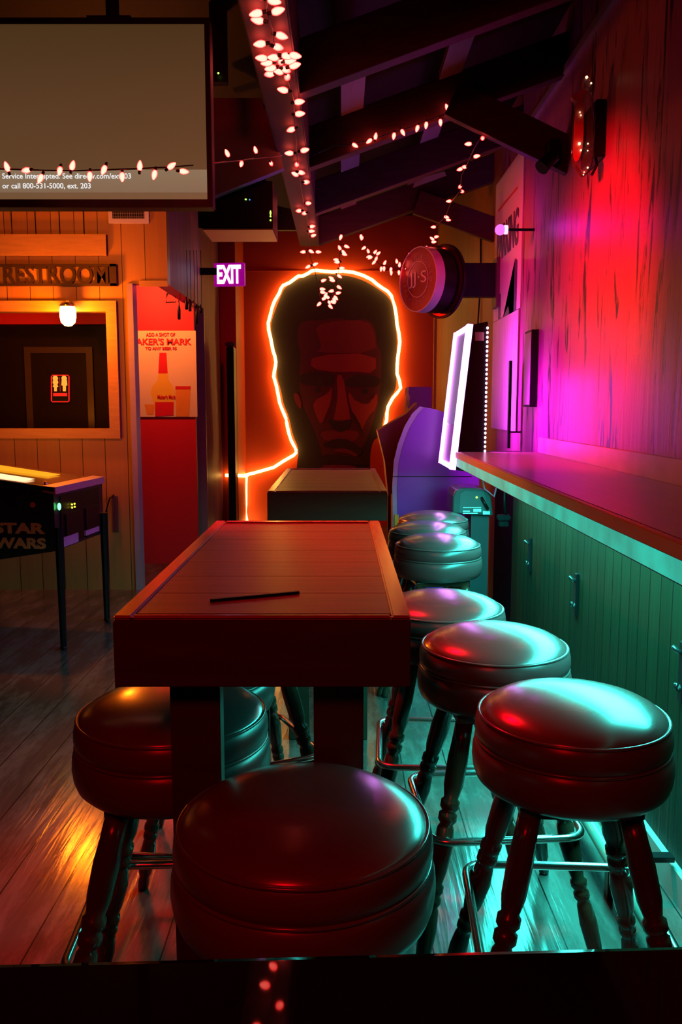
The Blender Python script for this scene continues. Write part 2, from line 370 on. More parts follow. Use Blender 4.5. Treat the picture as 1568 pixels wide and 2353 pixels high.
# ------------------------------------------------------------------ timber roof
ZBM = 2.48; XB0, XB1 = -0.29, -0.15
o = obj('ceiling_beam', MB().box((XB0, -0.6, ZBM), (XB1, 6.2, ZBM + 0.24), 0.006), M_beamL)
tag(o, 'long dark timber beam running away overhead, wound with red string lights', 'beam')
RY = [2.1, 3.234, 4.20, 5.17, 6.12]
rl = ['nearest dark sloping rafter crossing at the very top of the ceiling', 'dark sloping rafter below the star-shaped knot of lights',
      'sloping rafter with the row of red lights along its lower edge', 'sloping rafter with the thin purple lit edge and pale strip behind',
      'farthest sloping rafter, its face glowing red over the portrait']
SL = 0.35
for Y, lab in zip(RY, rl):
    x0, x1 = XB1, XR
    z0 = ZBM + SL * 0.0; z1 = ZBM + SL * (x1 - x0)
    p = [(x0, Y, z0), (x1, Y, z1), (x1, Y, z1 + 0.19), (x0, Y, z0 + 0.19)]
    o = obj('rafter', MB().prism(p, (0, 0.075, 0)), M_beam, bevel=0.004)
    tag(o, lab, 'rafter', 'sloping rafters')
for k, xx in enumerate((0.0, 0.46)):
    for j, (a, b) in enumerate(zip(RY[:-1], RY[1:])):
        if j == 0: continue
        zz = ZBM + 0.19 + SL * (xx - XB1)
        o = obj('purlin', MB().prism([(xx, a + 0.076, zz - 0.01), (xx + 0.105, a + 0.076, zz - 0.01 + SL * 0.105), (xx + 0.105, a + 0.076, zz + 0.03), (xx, a + 0.076, zz + 0.03)], (0, b - a - 0.077, 0)), M_purlin)
        tag(o, ['left', 'right'][k] + ' purple-lit ceiling board ' + ['', 'between the two nearest lit rafters', 'behind the rafter with the row of lights', 'just before the farthest rafter'][j], 'ceiling board', 'ceiling boards between rafters')
# braces from rafters to wall
def brace(Y, xa, za, xb, zb, h, lab):
    d = Vector((xb - xa, 0, zb - za)).normalized(); nrm = Vector((-d.z, 0, d.x)); 
    if nrm.z < 0: nrm = -nrm
    a = Vector((xa, Y, za)); b = Vector((xb, Y, zb))
    o = obj('brace', MB().prism([a, b, b + nrm * h, a + nrm * h], (0, 0.05, 0)), M_beam, bevel=0.003)
    tag(o, lab, 'brace', 'diagonal wall braces')
pa = PY(1022, 262, 4.14); pb = PY(1262, 378, 4.14)
brace(4.14, pa.x, pa.z, XR - 0.002, pa.z + (pb.z - pa.z) / (pb.x - pa.x) * (XR - pa.x), 0.16, 'diagonal brace below the end of the string light row')
pa = PY(950, 490, 6.06); pb = PY(1138, 556, 6.06)
brace(6.06, pa.x, pa.z, XR - 0.002, pa.z + (pb.z - pa.z) / (pb.x - pa.x) * (XR - pa.x), 0.16, 'diagonal brace above the round sign')
# grey soffit left of the beam
sf = [PY(490, 452, 3.95), PY(652, 386, 3.95), PY(640, 330, 3.95), PY(598, 225, 3.95), PY(480, 225, 3.95)]
o = obj('soffit_panel', MB().prism(sf, (0, 0.05, 0)), M_drywall); tag(o, 'stained grey ceiling panel glowing violet between screen and beam', 'panel')

# ------------------------------------------------------------------ drink rail on the right wall
ZL = 1.115; XLF = 0.609
led = thing('drink_rail', 'long wooden drink rail on the right wall, nosing coloured orange for lamplight', 'shelf', (XR, 0.62, 0))
obj('rail_top', MB().box((XLF + 0.02, 0.62, ZL - 0.03), (XR, 4.52, ZL), 0.003), M_ledge, led)
obj('nosing', MB().box((XLF, 0.62, ZL - 0.032), (XLF + 0.0198, 4.52, ZL + 0.0005), 0.003), M_ledgef, led, label='front edge with amber light in its colour')
M_ap, n_, l_, b_ = nt('apron_teal_glow'); setp(b_, (0.25, 0.35, 0.32), 0.5)
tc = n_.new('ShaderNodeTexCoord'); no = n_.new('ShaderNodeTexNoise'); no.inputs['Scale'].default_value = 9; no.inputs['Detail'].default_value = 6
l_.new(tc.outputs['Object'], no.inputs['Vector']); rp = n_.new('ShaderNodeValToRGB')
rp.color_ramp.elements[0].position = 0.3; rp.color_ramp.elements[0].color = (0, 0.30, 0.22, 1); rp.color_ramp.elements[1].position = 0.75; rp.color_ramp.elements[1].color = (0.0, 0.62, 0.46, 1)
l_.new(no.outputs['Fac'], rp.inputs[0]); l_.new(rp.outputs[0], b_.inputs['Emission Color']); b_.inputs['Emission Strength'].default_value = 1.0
obj('glowing_apron', MB().box((XLF + 0.004, 0.62, ZL - 0.075), (XLF + 0.018, 4.50, ZL - 0.0325)), M_ap, led, label='apron board with teal light put in as glow')  # apron board glows to stand in for teal light falling on it
obj('support_strip', MB().box((XLF + 0.019, 0.62, ZL - 0.085), (XLF + 0.035, 4.50, ZL - 0.031)), M_beam, led)
obj('backsplash', MB().box((XR - 0.018, 0.62, ZL), (XR, 4.50, ZL + 0.08), 0.002), M_splash, led)
fr = thing('foot_rail', 'round metal foot rail low along the panelled wall, lit teal', 'rail', (0.746, 0.62, 0.0))
obj('tube', MB().tube([(0.746, 0.62, 0.12), (0.746, 2.5, 0.12), (0.746, 4.4, 0.12)], 0.022, 16), mat('rail_metal', (0.4, 0.45, 0.38), 0.28, metal=0.25), fr, smooth=True)
for y in (0.9, 2.2, 3.5, 4.3):
    obj('bracket', MB().box((0.738, y, 0.0), (0.754, y + 0.03, 0.11)).box((0.746, y, 0.11), (XK - 0.02, y + 0.03, 0.125)), M_blkm, fr)

def hook(u, v, lab):
    p = PX(u, v, XK); t = thing('purse_hook', lab, 'hook', p, 0, 'coat hooks on the panelled wall')
    obj('plate', MB().box((-0.012, -0.016, -0.085), (0, 0.016, 0.085), 0.002), M_blkm, t, local=True)
    obj('upper_prong', MB().tube([(-0.004, 0, 0.055), (-0.02, 0, 0.058), (-0.036, 0, 0.072)], 0.007, 8), mat('hook_metal', (0.14, 0.14, 0.14), 0.25, metal=0.9), t, smooth=True, local=True)
    obj('lower_prong', MB().tube([(-0.004, 0, -0.03), (-0.014, 0, -0.052), (-0.022, 0, -0.046), (-0.024, 0, -0.03)], 0.006, 8), MATS['hook_metal'], t, smooth=True, local=True)
hook(1221, 1275, 'farthest coat hook, beside the yellow light patch')
hook(1328, 1366, 'middle coat hook on the teal-lit panelling')
hook(1574, 1545, 'nearest coat hook, cut by the right picture edge')
hook(1180, 1465, 'coat hook low behind the third stool')

# ------------------------------------------------------------------ tables
def make_table(label, xl, xr, y0, y1, ztop):
    t = thing('bar_table', label, 'table', ((xl + xr) / 2, (y0 + y1) / 2, 0), 0, 'tall narrow bar tables')
    hx = (xr - xl) / 2; hy = (y1 - y0) / 2; e = 0.03; ah = 0.116
    mb = MB(); n = 7; w = (2 * hy - 2 * e) / n
    for i in range(n):
        y = -hy + e + i * w; mb.box((-hx + e, y + 0.0003, ztop - 0.022), (hx - e, y + w - 0.0003, ztop - 0.004), 0.0008)
    obj('tabletop', mb, M_table, t, local=True)
    b = MB().box((-hx, -hy, ztop - 0.007), (-hx + e, hy, ztop), 0.003).box((hx - e, -hy, ztop - 0.007), (hx, hy, ztop), 0.003)
    b.box((-hx + e, -hy, ztop - 0.007), (hx - e, -hy + 0.012, ztop), 0.003).box((-hx + e, hy - e, ztop - 0.007), (hx - e, hy, ztop), 0.003)
    obj('edge_band', b, M_tedge, t, local=True)
    a = MB().box((-hx, -hy, ztop - ah), (hx, -hy + 0.02, ztop - 0.0075), 0.002).box((-hx, hy - 0.02, ztop - ah), (hx, hy, ztop - 0.0075), 0.002)
    a.box((-hx, -hy + 0.0205, ztop - ah), (-hx + 0.02, hy - 0.0205, ztop - 0.0075)).box((hx - 0.02, -hy + 0.0205, ztop - ah), (hx, hy - 0.0205, ztop - 0.0075))
    obj('apron', a, M_apron, t, local=True)
    for sx in (-1, 1):
        for sy in (-1, 1):
            cx = sx * (hx - 0.072 - 0.042); cy = sy * (hy - 0.07 - 0.0225)
            obj('leg', MB().box((cx - 0.042, cy - 0.0225, 0), (cx + 0.042, cy + 0.0225, ztop - 0.026), 0.003), M_apron, t, local=True)
    return t
ZT = 1.033
a = PZ(258, 1415, ZT); b = PZ(945, 1415, ZT); c = PZ(700, 1196, ZT)
TX0, TX1, TY0, TY1 = a.x, b.x, a.y, c.y
make_table('tall dark wooden table in front with a black stick on top', TX0, TX1, TY0, TY1, ZT)
a2 = PZ(614, 1128, ZT); b2 = PZ(891, 1128, ZT); c2 = PZ(780, 1076, ZT)
make_table('tall wooden table farther back, its end board lit green', a2.x, b2.x, a2.y, c2.y, ZT)
s0 = PZ(484, 1383, ZT - 0.004); s1 = PZ(687, 1364, ZT - 0.004)
d = (s1 - s0).normalized(); q = Vector((-d.y, d.x, 0)) * 0.0035
o = obj('drink_stirrer', MB().prism([s0 - q, s1 - q, s1 + q, s0 + q], (0, 0, 0.005)), M_blk); tag(o, 'thin black stick lying on the front table top', 'stick')

# ------------------------------------------------------------------ stools
G_ST = 'padded swivel bar stools'
def leg_profile():
    L = 1.0
    return [(0.0, 0.012), (0.02, 0.014), (0.05, 0.0145), (0.07, 0.0115), (0.10, 0.017), (0.20, 0.020), (0.27, 0.0165), (0.285, 0.013), (0.30, 0.018), (0.318, 0.018), (0.328, 0.0135),
            (0.345, 0.019), (0.365, 0.019), (0.375, 0.014), (0.42, 0.019), (0.52, 0.0235), (0.585, 0.019), (0.60, 0.0145), (0.615, 0.021), (0.64, 0.021), (0.65, 0.015), (0.665, 0.0215),
            (0.69, 0.0215), (0.70, 0.016), (0.75, 0.022), (0.85, 0.0235), (0.92, 0.021), (1.0, 0.020)]
def make_stool(label, loc, rot):
    t = thing('bar_stool', label, 'bar stool', (0, 0, 0), 0, G_ST)
    crown = [(0, 0.800), (0.05, 0.799), (0.09, 0.7955), (0.125, 0.7885), (0.15, 0.780), (0.167, 0.7705), (0.178, 0.7615), (0.181, 0.757), (0.181, 0.75), (0.0, 0.75)]
    obj('seat_top', MB().lathe(crown, 64), M_vinyl, t, smooth='auto', local=True)
    up = [(0.15, 0.754), (0.1825, 0.754), (0.187, 0.747), (0.1895, 0.735), (0.190, 0.722), (0.188, 0.711), (0.184, 0.706), (0.15, 0.706)]
    obj('upper_band', MB().lathe(up, 64), M_vinylb, t, smooth='auto', local=True)
    lo = [(0.15, 0.704), (0.184, 0.704), (0.190, 0.698), (0.1935, 0.684), (0.1945, 0.665), (0.192, 0.645), (0.187, 0.631), (0.177, 0.621), (0.16, 0.616), (0.0, 0.616)]
    obj('lower_band', MB().lathe(lo, 64), M_vinylb, t, smooth='auto', local=True)
    for r, z in ((0.1825, 0.7565), (0.1865, 0.7052)):
        ring = [(r * cos(2 * pi * k / 56), r * sin(2 * pi * k / 56), z) for k in range(56)]
        obj('piping', MB().tube(ring, 0.0034, 8, closed=True), M_pipe, t, smooth=True, local=True)
    obj('swivel_plate', MB().box((-0.115, -0.115, 0.59), (0.115, 0.115, 0.612), 0.004), M_leg, t, local=True)
    lp = leg_profile()
    for sx in (-1, 1):
        for sy in (-1, 1):
            B = Vector((sx * 0.222, sy * 0.222, 0.0)); T = Vector((sx * 0.094, sy * 0.094, 0.592))
            pts = [B + (T - B) * f for f, r in lp]
            obj('leg', MB().tube(pts, 0.02, 14, rr=[r * 1.08 for f, r in lp]), M_leg, t, smooth=True, local=True)
    h = 0.187; rc = 0.045; pts = []
    for qx, qy, a0 in ((1, 1, 0), (-1, 1, 90), (-1, -1, 180), (1, -1, 270)):
        for k in range(6):
            an = radians(a0 + 18 * k); pts.append((qx * (h - rc) + rc * cos(an), qy * (h - rc) + rc * sin(an), 0.33))
    obj('foot_ring', MB().tube(pts, 0.0095, 12, closed=True), M_chrome, t, smooth=True, local=True)
    t.location = loc; t.rotation_euler = (0, 0, rot)
    return t
def copy_tree(o, parent=None):
    c = o.copy(); COL.objects.link(c)
    if parent is not None: c.parent = parent
    for ch in list(o.children): copy_tree(ch, c)
    return c
stools = [(-0.055, 1.18, 12, 'large padded stool front and centre, closest to the viewer'),
          (0.457, 1.614, -3, 'padded stool at lower right with broad white-cyan glare on its seat'),
          (0.390, 2.10, 4, 'second padded stool up the right row, teal glare curling round its seat'),
          (0.305, 2.505, -3, 'padded stool half hidden by the right edge of the front table'),
          (0.425, 3.674, 6, 'nearest of the three small stools clustered in the distance'),
          (0.420, 4.08, 2, 'middle of the three small stools clustered in the distance'),
          (0.492, 4.50, -4, 'farthest small stool of the right-hand row'),
          (-0.335, 1.622, 3, 'red-lit padded stool behind the left leg of the front table'),
          (-0.357, 2.02, -4, 'stool under the front table, only its dark teal-rimmed side showing'),
          (-0.30, 2.50, 25, 'stool under the front table of which mainly a slanting leg shows')]
proto = None
for x, y, r, lab in stools:
    if proto is None: proto = make_stool(lab, (x, y, 0), radians(r)); continue
    c = copy_tree(proto); c.location = (x, y, 0); c.rotation_euler = (0, 0, radians(r)); c['label'] = lab

# ------------------------------------------------------------------ polished counter in the foreground
cz = 1.05
L0 = PZ(-260, 2226, cz); R0 = PZ(1830, 2139, cz)
ct = thing('polished_counter', 'glossy black counter edge across the bottom, mirroring red bulbs', 'counter', (0, 0.1, 0))
obj('counter_top', MB().prism([(L0.x - 0.3, -0.35, cz), (R0.x + 0.3, -0.35, cz), (R0.x + 0.3, R0.y + 0.006, cz), (L0.x - 0.3, L0.y - 0.006, cz)], (0, 0, -0.04)), M_counter, ct, bevel=0.008)
obj('counter_base', MB().box((-0.55, -0.3, 0), (0.55, 0.25, cz - 0.04)), M_blk, ct)

# ------------------------------------------------------------------ portrait mural and neon outline on the back wall
YM = YB - 0.002
def c4(x, y): return (480 + x / 3.015, 540 + y / 3.015)
def cm(x, y): return (560 + x / 3.92, 560 + y / 3.92)
mur = thing('wall_portrait', 'huge dark painted portrait of a stern face on the red wall', 'mural', (PY(770, 850, YM).x, YM, 0.0))
LAY = [0]
def flat(name, pts, m, conv=cm, y=None, parent=mur, label=None, smooth_n=0):
    LAY[0] += 1
    yy = YM - 0.0012 * LAY[0] if y is None else y
    P = [PY(*conv(*p), yy) for p in pts]
    if smooth_n:
        for _ in range(smooth_n):
            Q = []
            for i in range(len(P)):
                A, B = P[i], P[(i + 1) % len(P)]; Q += [A * 0.75 + B * 0.25, A * 0.25 + B * 0.75]
            P = Q
    return obj(name, MB().prism(P, (0, 0.0010, 0)), m, parent, label=label)
M_hair = mat('mural_black', (0.016, 0.008, 0.008), 0.6, var=0.5, scale=20)
M_skin = mat('mural_skin', (0.18, 0.008, 0.028), 0.6, var=0.12, scale=8)
M_skinL = mat('mural_skin_light', (0.30, 0.014, 0.032), 0.6, var=0.12, scale=8)
M_skinD = mat('mural_skin_dark', (0.08, 0.005, 0.02), 0.6, var=0.12, scale=8)
hair = [(620, 270), (530, 300), (380, 380), (330, 480), (270, 640), (240, 740), (262, 860), (262, 950), (305, 1080), (295, 1190), (340, 1330), (360, 1450), (410, 1560), (440, 1720),
        (500, 1850), (480, 1990), (470, 2160), (1140, 2160), (1140, 1800), (1240, 1720), (1260, 1560), (1310, 1400), (1380, 1310), (1375, 1080), (1385, 870), (1370, 740), (1350, 560), (1300, 470), (1180, 385), (1060, 320), (900, 280)]
flat('hair_shape', hair, M_hair, smooth_n=2)
face = [(500, 720), (560, 690), (700, 690), (850, 665), (980, 700), (1120, 670), (1190, 760), (1200, 900), (1245, 980), (1240, 1180), (1225, 1400), (1170, 1600), (1110, 1760), (1040, 1880), (1000, 2090), (740, 2090),
        (700, 1860), (640, 1680), (560, 1520), (510, 1400), (500, 1180), (520, 1000), (480, 860)]
flat('face_shape', face, M_skinD, smooth_n=2)
flat('forehead_tone', [(640, 740), (850, 690), (1120, 690), (1185, 800), (1195, 985), (650, 985), (705, 930), (680, 860)], M_skin, smooth_n=1)
flat('brow_tone', [(620, 1000), (1190, 985), (1195, 1170), (980, 1150), (880, 1160), (600, 1130)], M_skinL, smooth_n=1)
flat('left_ear', [(445, 1350), (490, 1345), (520, 1420), (520, 1500), (470, 1440)], M_skin, smooth_n=1)
flat('left_cheek', [(620, 1420), (760, 1350), (800, 1280), (790, 1420), (740, 1540), (700, 1640), (650, 1540)], M_skinL, smooth_n=1)
flat('nose_bridge', [(835, 1180), (895, 1180), (930, 1400), (960, 1560), (960, 1640), (800, 1640), (830, 1500), (850, 1360)], M_skinL, smooth_n=1)
flat('right_cheek', [(940, 1310), (1020, 1440), (1150, 1420), (1210, 1330), (1200, 1480), (1120, 1560), (1060, 1700), (1040, 1600), (960, 1480)], M_skinL, smooth_n=1)
flat('upper_lip_skin', [(680, 1700), (780, 1680), (980, 1680), (1050, 1700), (1010, 1790), (880, 1750), (740, 1790)], M_skin, smooth_n=1)
flat('left_brow', [(505, 1180), (620, 1150), (820, 1165), (825, 1260), (740, 1290), (600, 1275), (510, 1260)], M_hair, smooth_n=1)
flat('right_brow', [(905, 1240), (990, 1180), (1100, 1180), (1235, 1200), (1220, 1290), (1090, 1290), (930, 1290)], M_hair, smooth_n=1)
flat('left_eye', [(560, 1310), (640, 1285), (730, 1300), (720, 1370), (640, 1385), (580, 1360)], M_skinD, smooth_n=1)
flat('right_eye', [(1010, 1330), (1080, 1300), (1170, 1310), (1160, 1370), (1080, 1385)], M_skinD, smooth_n=1)
flat('left_pupil', [(640, 1290), (700, 1290), (700, 1345), (640, 1345)], M_hair, smooth_n=2)
flat('right_pupil', [(1060, 1300), (1125, 1300), (1125, 1355), (1060, 1355)], M_hair, smooth_n=2)
flat('right_eye_bag', [(1010, 1395), (1080, 1430), (1160, 1405), (1120, 1445), (1050, 1440)], M_skinD, smooth_n=1)
flat('nostril_shadow', [(750, 1570), (860, 1600), (985, 1575), (960, 1650), (880, 1705), (800, 1665)], M_hair, smooth_n=1)
flat('smile_line', [(950, 1490), (1010, 1560), (1065, 1650), (1080, 1760), (1045, 1660), (985, 1570)], M_hair, smooth_n=1)
flat('mouth_shadow', [(700, 1810), (790, 1765), (880, 1750), (990, 1790), (1070, 1850), (1060, 1920), (960, 1880), (860, 1845), (760, 1835)], M_hair, smooth_n=1)
flat('lower_lip', [(810, 1850), (900, 1840), (1000, 1875), (1040, 1930), (920, 1880), (830, 1880)], M_skin, smooth_n=1)
flat('chin_light', [(690, 2010), (790, 1990), (1000, 1995), (1040, 2060), (690, 2060)], M_skin, smooth_n=1)
flat('chin_shadow', [(690, 1900), (900, 1900), (1120, 1960), (1130, 2000), (880, 1985), (690, 1985)], M_hair, smooth_n=1)

NEON = [(1210, 1365), (1222, 1320), (1233, 1280), (1235, 1235), (1242, 1190), (1275, 1130), (1305, 1095), (1330, 1060), (1322, 1010), (1305, 960), (1306, 905), (1310, 850), (1318, 795), (1325, 740), (1318, 680), (1305, 620), (1300, 560), (1290, 500), (1265, 420),
        (1240, 390), (1200, 365), (1165, 340), (1130, 310), (1070, 280), (1000, 258), (930, 250), (860, 255), (790, 250), (740, 245), (710, 250), (690, 265), (650, 285), (620, 285), (600, 300), (560, 330), (515, 350), (498, 375), (490, 400), (455, 460), (440, 500), (430, 540), (412, 610), (415, 660), (430, 720), (445, 800),
        (458, 840), (465, 880), (462, 910), (455, 940), (450, 980), (470, 1050), (485, 1130), (492, 1165), (505, 1200), (535, 1270), (540, 1300), (545, 1330), (557, 1380), (570, 1420), (590, 1460), (605, 1490), (604, 1510), (590, 1525), (520, 1565), (450, 1610), (380, 1630), (310, 1650), (258, 1662)]
YN = YB - 0.05
npts = [PY(*c4(*p), YN) for p in NEON]
cx = npts[-1]
M_neon = emit('neon_rope_glow', (1.0, 0.50, 0.09), 14.0)
ne = thing('neon_rope', 'glowing yellow rope light outlining the painted head and dropping to the floor', 'rope light', (cx.x, YN, 0.0))
obj('outline_tube', MB().tube(npts, 0.017, 10), M_neon, ne, smooth=True)
side = [PY(*c4(250, 1664), YN), PY(*c4(222, 1652), YN - 0.30), PY(*c4(180, 1632), YN - 0.72)]
side = [Vector((max(p.x, -1.055), p.y, p.z)) for p in side]
side[1] = Vector((-1.05, 9.2, side[0].z + 0.02)); side[2] = Vector((-1.05, 8.87, side[0].z + 0.05)); side.append(Vector((-1.20, 8.80, side[0].z + 0.06)))
obj('side_tube', MB().tube(side, 0.017, 10), M_neon, ne, smooth=True)
drop = [cx, Vector((cx.x - 0.005, YN, cx.z - 0.12)), Vector((cx.x - 0.008, YN, 0.25)), Vector((cx.x, YN - 0.02, 0.08)), Vector((cx.x + 0.03, YN - 0.10, 0.022)), Vector((cx.x + 0.16, YN - 0.2, 0.02)), Vector((cx.x + 0.12, YN - 0.32, 0.02)),
        Vector((cx.x - 0.03, YN - 0.30, 0.02)), Vector((cx.x, YN - 0.2, 0.02))]
obj('drop_tube', MB().tube(drop, 0.018, 10), M_neon, ne, smooth=True)

# ------------------------------------------------------------------ string lights
def bulb_proto():
    m, n, l, b = nt('red_bulb_glass')
    for k in (b,): n.remove(k)
    out = n['Material Output']; lw = n.new('ShaderNodeLayerWeight'); lw.inputs['Blend'].default_value = 0.35
    r = n.new('ShaderNodeValToRGB'); e = r.color_ramp.elements
    e[0].position = 0.12; e[0].color = (1.0, 0.12, 0.09, 1); e[1].position = 0.62; e[1].color = (1.0, 0.001, 0.002, 1)
    l.new(lw.outputs['Facing'], r.inputs[0]); em = n.new('ShaderNodeEmission'); em.inputs[1].default_value = 8.0
    l.new(r.outputs[0], em.inputs[0]); l.new(em.outputs[0], out.inputs[0])
    prof = [(0, 0.0), (0.007, -0.001), (0.0095, -0.006), (0.0115, -0.013), (0.0105, -0.022), (0.007, -0.031), (0.003, -0.037), (0, -0.0385)]
    mb = MB().lathe(prof, 12); me = bpy.data.meshes.new('string_bulb'); bmesh.ops.recalc_face_normals(mb.bm, faces=mb.bm.faces[:]); mb.bm.to_mesh(me); mb.bm.free()
    me.materials.append(m)
    for p in me.polygons: p.use_smooth = True
    s = MB().lathe([(0.0, 0.013), (0.004, 0.013), (0.0055, 0.010), (0.006, 0.0), (0.0, 0.0)], 10); ms = bpy.data.meshes.new('bulb_socket'); s.bm.to_mesh(ms); s.bm.free(); ms.materials.append(M_wire)
    return me, ms
BME, SME = bulb_proto()
def string(label, bulbs, wire, scale=1.0, lights=(), tilt=0.9, dirs=None):
    """bulbs: world points; wire: world points"""
    base = wire[0]
    t = thing('string_lights', label, 'string lights', base)
    obj('cord', MB().tube(wire, 0.0022, 6), M_wire, t, smooth=True)
    for i, p in enumerate(bulbs):
        # nearest wire point gives the direction the bulb leans
        best = min(((q - p).length, q) for q in dense(wire))[1] if wire else p
        dv = (p - best)
        if dv.length < 0.004: dv = Vector((random.uniform(-.5, .5), random.uniform(-.3, .3), -1))
        dv = dv.normalized() + Vector((random.uniform(-.25, .25), random.uniform(-.25, .25), random.uniform(-.25, .25)))
        q = (-dv).to_track_quat('Z', 'Y')
        o = bpy.data.objects.new('bulb', BME); COL.objects.link(o); o.parent = t
        dn = dv.normalized()
        o.location = p - base - dn * 0.017 * scale; o.rotation_mode = 'QUATERNION'; o.rotation_quaternion = q; o.scale = (scale,) * 3
        s = bpy.data.objects.new('socket', SME); COL.objects.link(s); s.parent = o
    return t
def dense(w):
    out = []
    for a, b in zip(w, w[1:]):
        for k in range(6): out.append(a + (b - a) * (k / 6))
    return out + [w[-1]]
def c5(x, y): return (560 + x / 2.306, y / 2.306)
ZS = ZBM - 0.02
def beam_pt(u, v):
    if v < 545: return PZ(u, v, ZS)
    return PY(u, v, 5.85)
B5 = [(160, 5), (68, 72), (75, 108), (180, 58), (200, 190), (88, 233), (183, 250), (97, 308), (160, 305), (125, 333), (230, 297), (272, 295), (245, 322), (270, 347), (197, 325), (145, 362), (138, 392), (185, 378), (225, 370), (232, 408), (210, 477), (294, 540), (297, 603), (252, 687), (323, 796), (243, 812), (282, 872), (274, 923), (306, 915), (334, 965), (343, 1077), (293, 1117), (322, 1130), (364, 1200), (360, 1225), (370, 1248), (316, 1335), (358, 1332), (396, 1335)]
W5 = [(120, -60), (125, 60), (150, 150), (170, 260), (195, 330), (240, 430), (262, 520), (268, 640), (280, 760), (285, 860), (300, 960), (318, 1080), (340, 1170), (345, 1250)]
wire = [Vector((-0.20, 1.55, ZS + 0.01)), Vector((-0.21, 1.95, ZS + 0.01))] + [beam_pt(*c5(*p)) for p in W5] + [PY(*c4(*p), 5.85) for p in ((690, 60), (705, 160), (735, 240), (750, 330), (770, 430), (820, 485), (860, 440), (885, 330), (905, 230), (905, 150), (915, 70), (915, 15))]
bl = [beam_pt(*c5(*p)) for p in B5] + [Vector((-0.19 + random.uniform(-.05, .05), 2.40 - 0.085 * k, 2.44)) for k in range(9)]
bl += [PY(*c4(*p), 5.85) for p in ((738, 203), (688, 220), (922, 230), (905, 285), (850, 300), (858, 315), (795, 315), (903, 362), (787, 375), (790, 397), (850, 388), (897, 402), (880, 435), (810, 418), (800, 440), (822, 430), (860, 465), (835, 470), (765, 478), (843, 495), (870, 450), (955, 80), (907, 90), (932, 118), (940, 133), (883, 172), (890, 188), (915, 15))]
gl = [(Vector((-0.16, 2.3, 2.40)), 1.0), (Vector((-0.17, 3.0, 2.36)), 3.0), (Vector((-0.14, 4.05, 2.36)), 1.2), (Vector((-0.12, 5.3, 2.36)), 1.2), (PY(*c4(900, 60), 5.80), 1.0)]
string('red string lights along the overhead beam, with starburst knot, ending before the portrait', bl, wire, 1.02, gl)
# rafter string
YRs = RY[2] - 0.03
R5 = [(590, 770), (667, 747), (700, 723), (797, 720), (844, 701), (921, 680), (968, 663), (1044, 648), (1079, 570), (1160, 605), (1200, 562), (1285, 565)]
w = [PY(*c5(*p), YRs) for p in ((290, 850), (420, 800), (485, 768), (560, 770), (700, 732), (900, 670), (1040, 615), (1150, 575), (1230, 540), (1310, 525))]
string('row of red string lights along a sloping rafter, left of the diagonal brace', [PY(*c5(*p), YRs) for p in R5], w, 0.85, [(PY(*c5(760, 740), YRs - 0.05), 0.8), (PY(*c5(1180, 590), YRs - 0.05), 0.9)])
# swag from brace to the round sign and on to the far rafter
def lerpY(v): return 4.15 + (5.85 - 4.15) * min(1, max(0, (v - 318) / 200.0))
SW = [c5(*p) for p in ((1267, 733), (1192, 763), (1235, 828), (1170, 885), (1147, 897), (1147, 990), (1160, 1015), (1089, 1066), (1075, 1150), (1085, 1165), (1007, 1203), (1022, 1255), (1000, 1265), (1008, 1282), (973, 1315), (950, 1325), (917, 1330), (903, 1332), (880, 1352))]
SW += [c4(*p) for p in ((1425, 208), (1375, 238), (1318, 260), (1322, 207), (1303, 183), (1265, 262), (1262, 240), (1215, 233), (1195, 235), (1220, 193), (1145, 190), (1160, 165), (1175, 128), (1153, 118), (1110, 150), (1120, 157), (1105, 112), (1075, 90), (1055, 12), (1062, 22))]
WS = [c5(*p) for p in ((1300, 690), (1250, 740), (1215, 800), (1190, 860), (1155, 930), (1150, 1010), (1095, 1080), (1070, 1150), (1020, 1195), (1028, 1240), (1000, 1290), (950, 1318), (890, 1340))]
WS += [c4(*p) for p in ((1375, 175), (1350, 215), (1290, 225), (1240, 218), (1180, 200), (1130, 150), (1095, 100), (1065, 40), (1050, -10))]
string('red string lights swagging from the brace past the round sign to the far rafter', [PY(u, v, lerpY(v)) for u, v in SW], [PY(u, v, lerpY(v)) for u, v in WS], 0.9, [(PY(870, 590, 5.75), 0.9), (PY(1070, 400, 4.5), 0.5)])
# string in front of the screen
T5 = [(32, 768), (120, 783), (186, 820), (275, 785), (333, 762), (413, 810), (478, 780), (562, 812), (643, 763), (710, 802), (788, 763), (845, 788), (926, 748), (967, 753), (1045, 705), (1110, 753), (1175, 690), (1247, 752)]
def yT(u): return 2.42 + max(0, (u - 420)) / 230.0 * 1.40
w = [PY(u / 2, v / 2, yT(u / 2)) for u, v in ((-300, 760), (0, 776), (200, 783), (360, 784), (480, 781), (640, 775), (780, 768), (920, 757), (1080, 739), (1180, 727), (1295, 716))]
string('red string lights strung across the front of the big screen', [PY(u / 2, v / 2, yT(u / 2)) for u, v in T5], w, 0.72, [(PY(560, 370, 3.2), 0.25)])

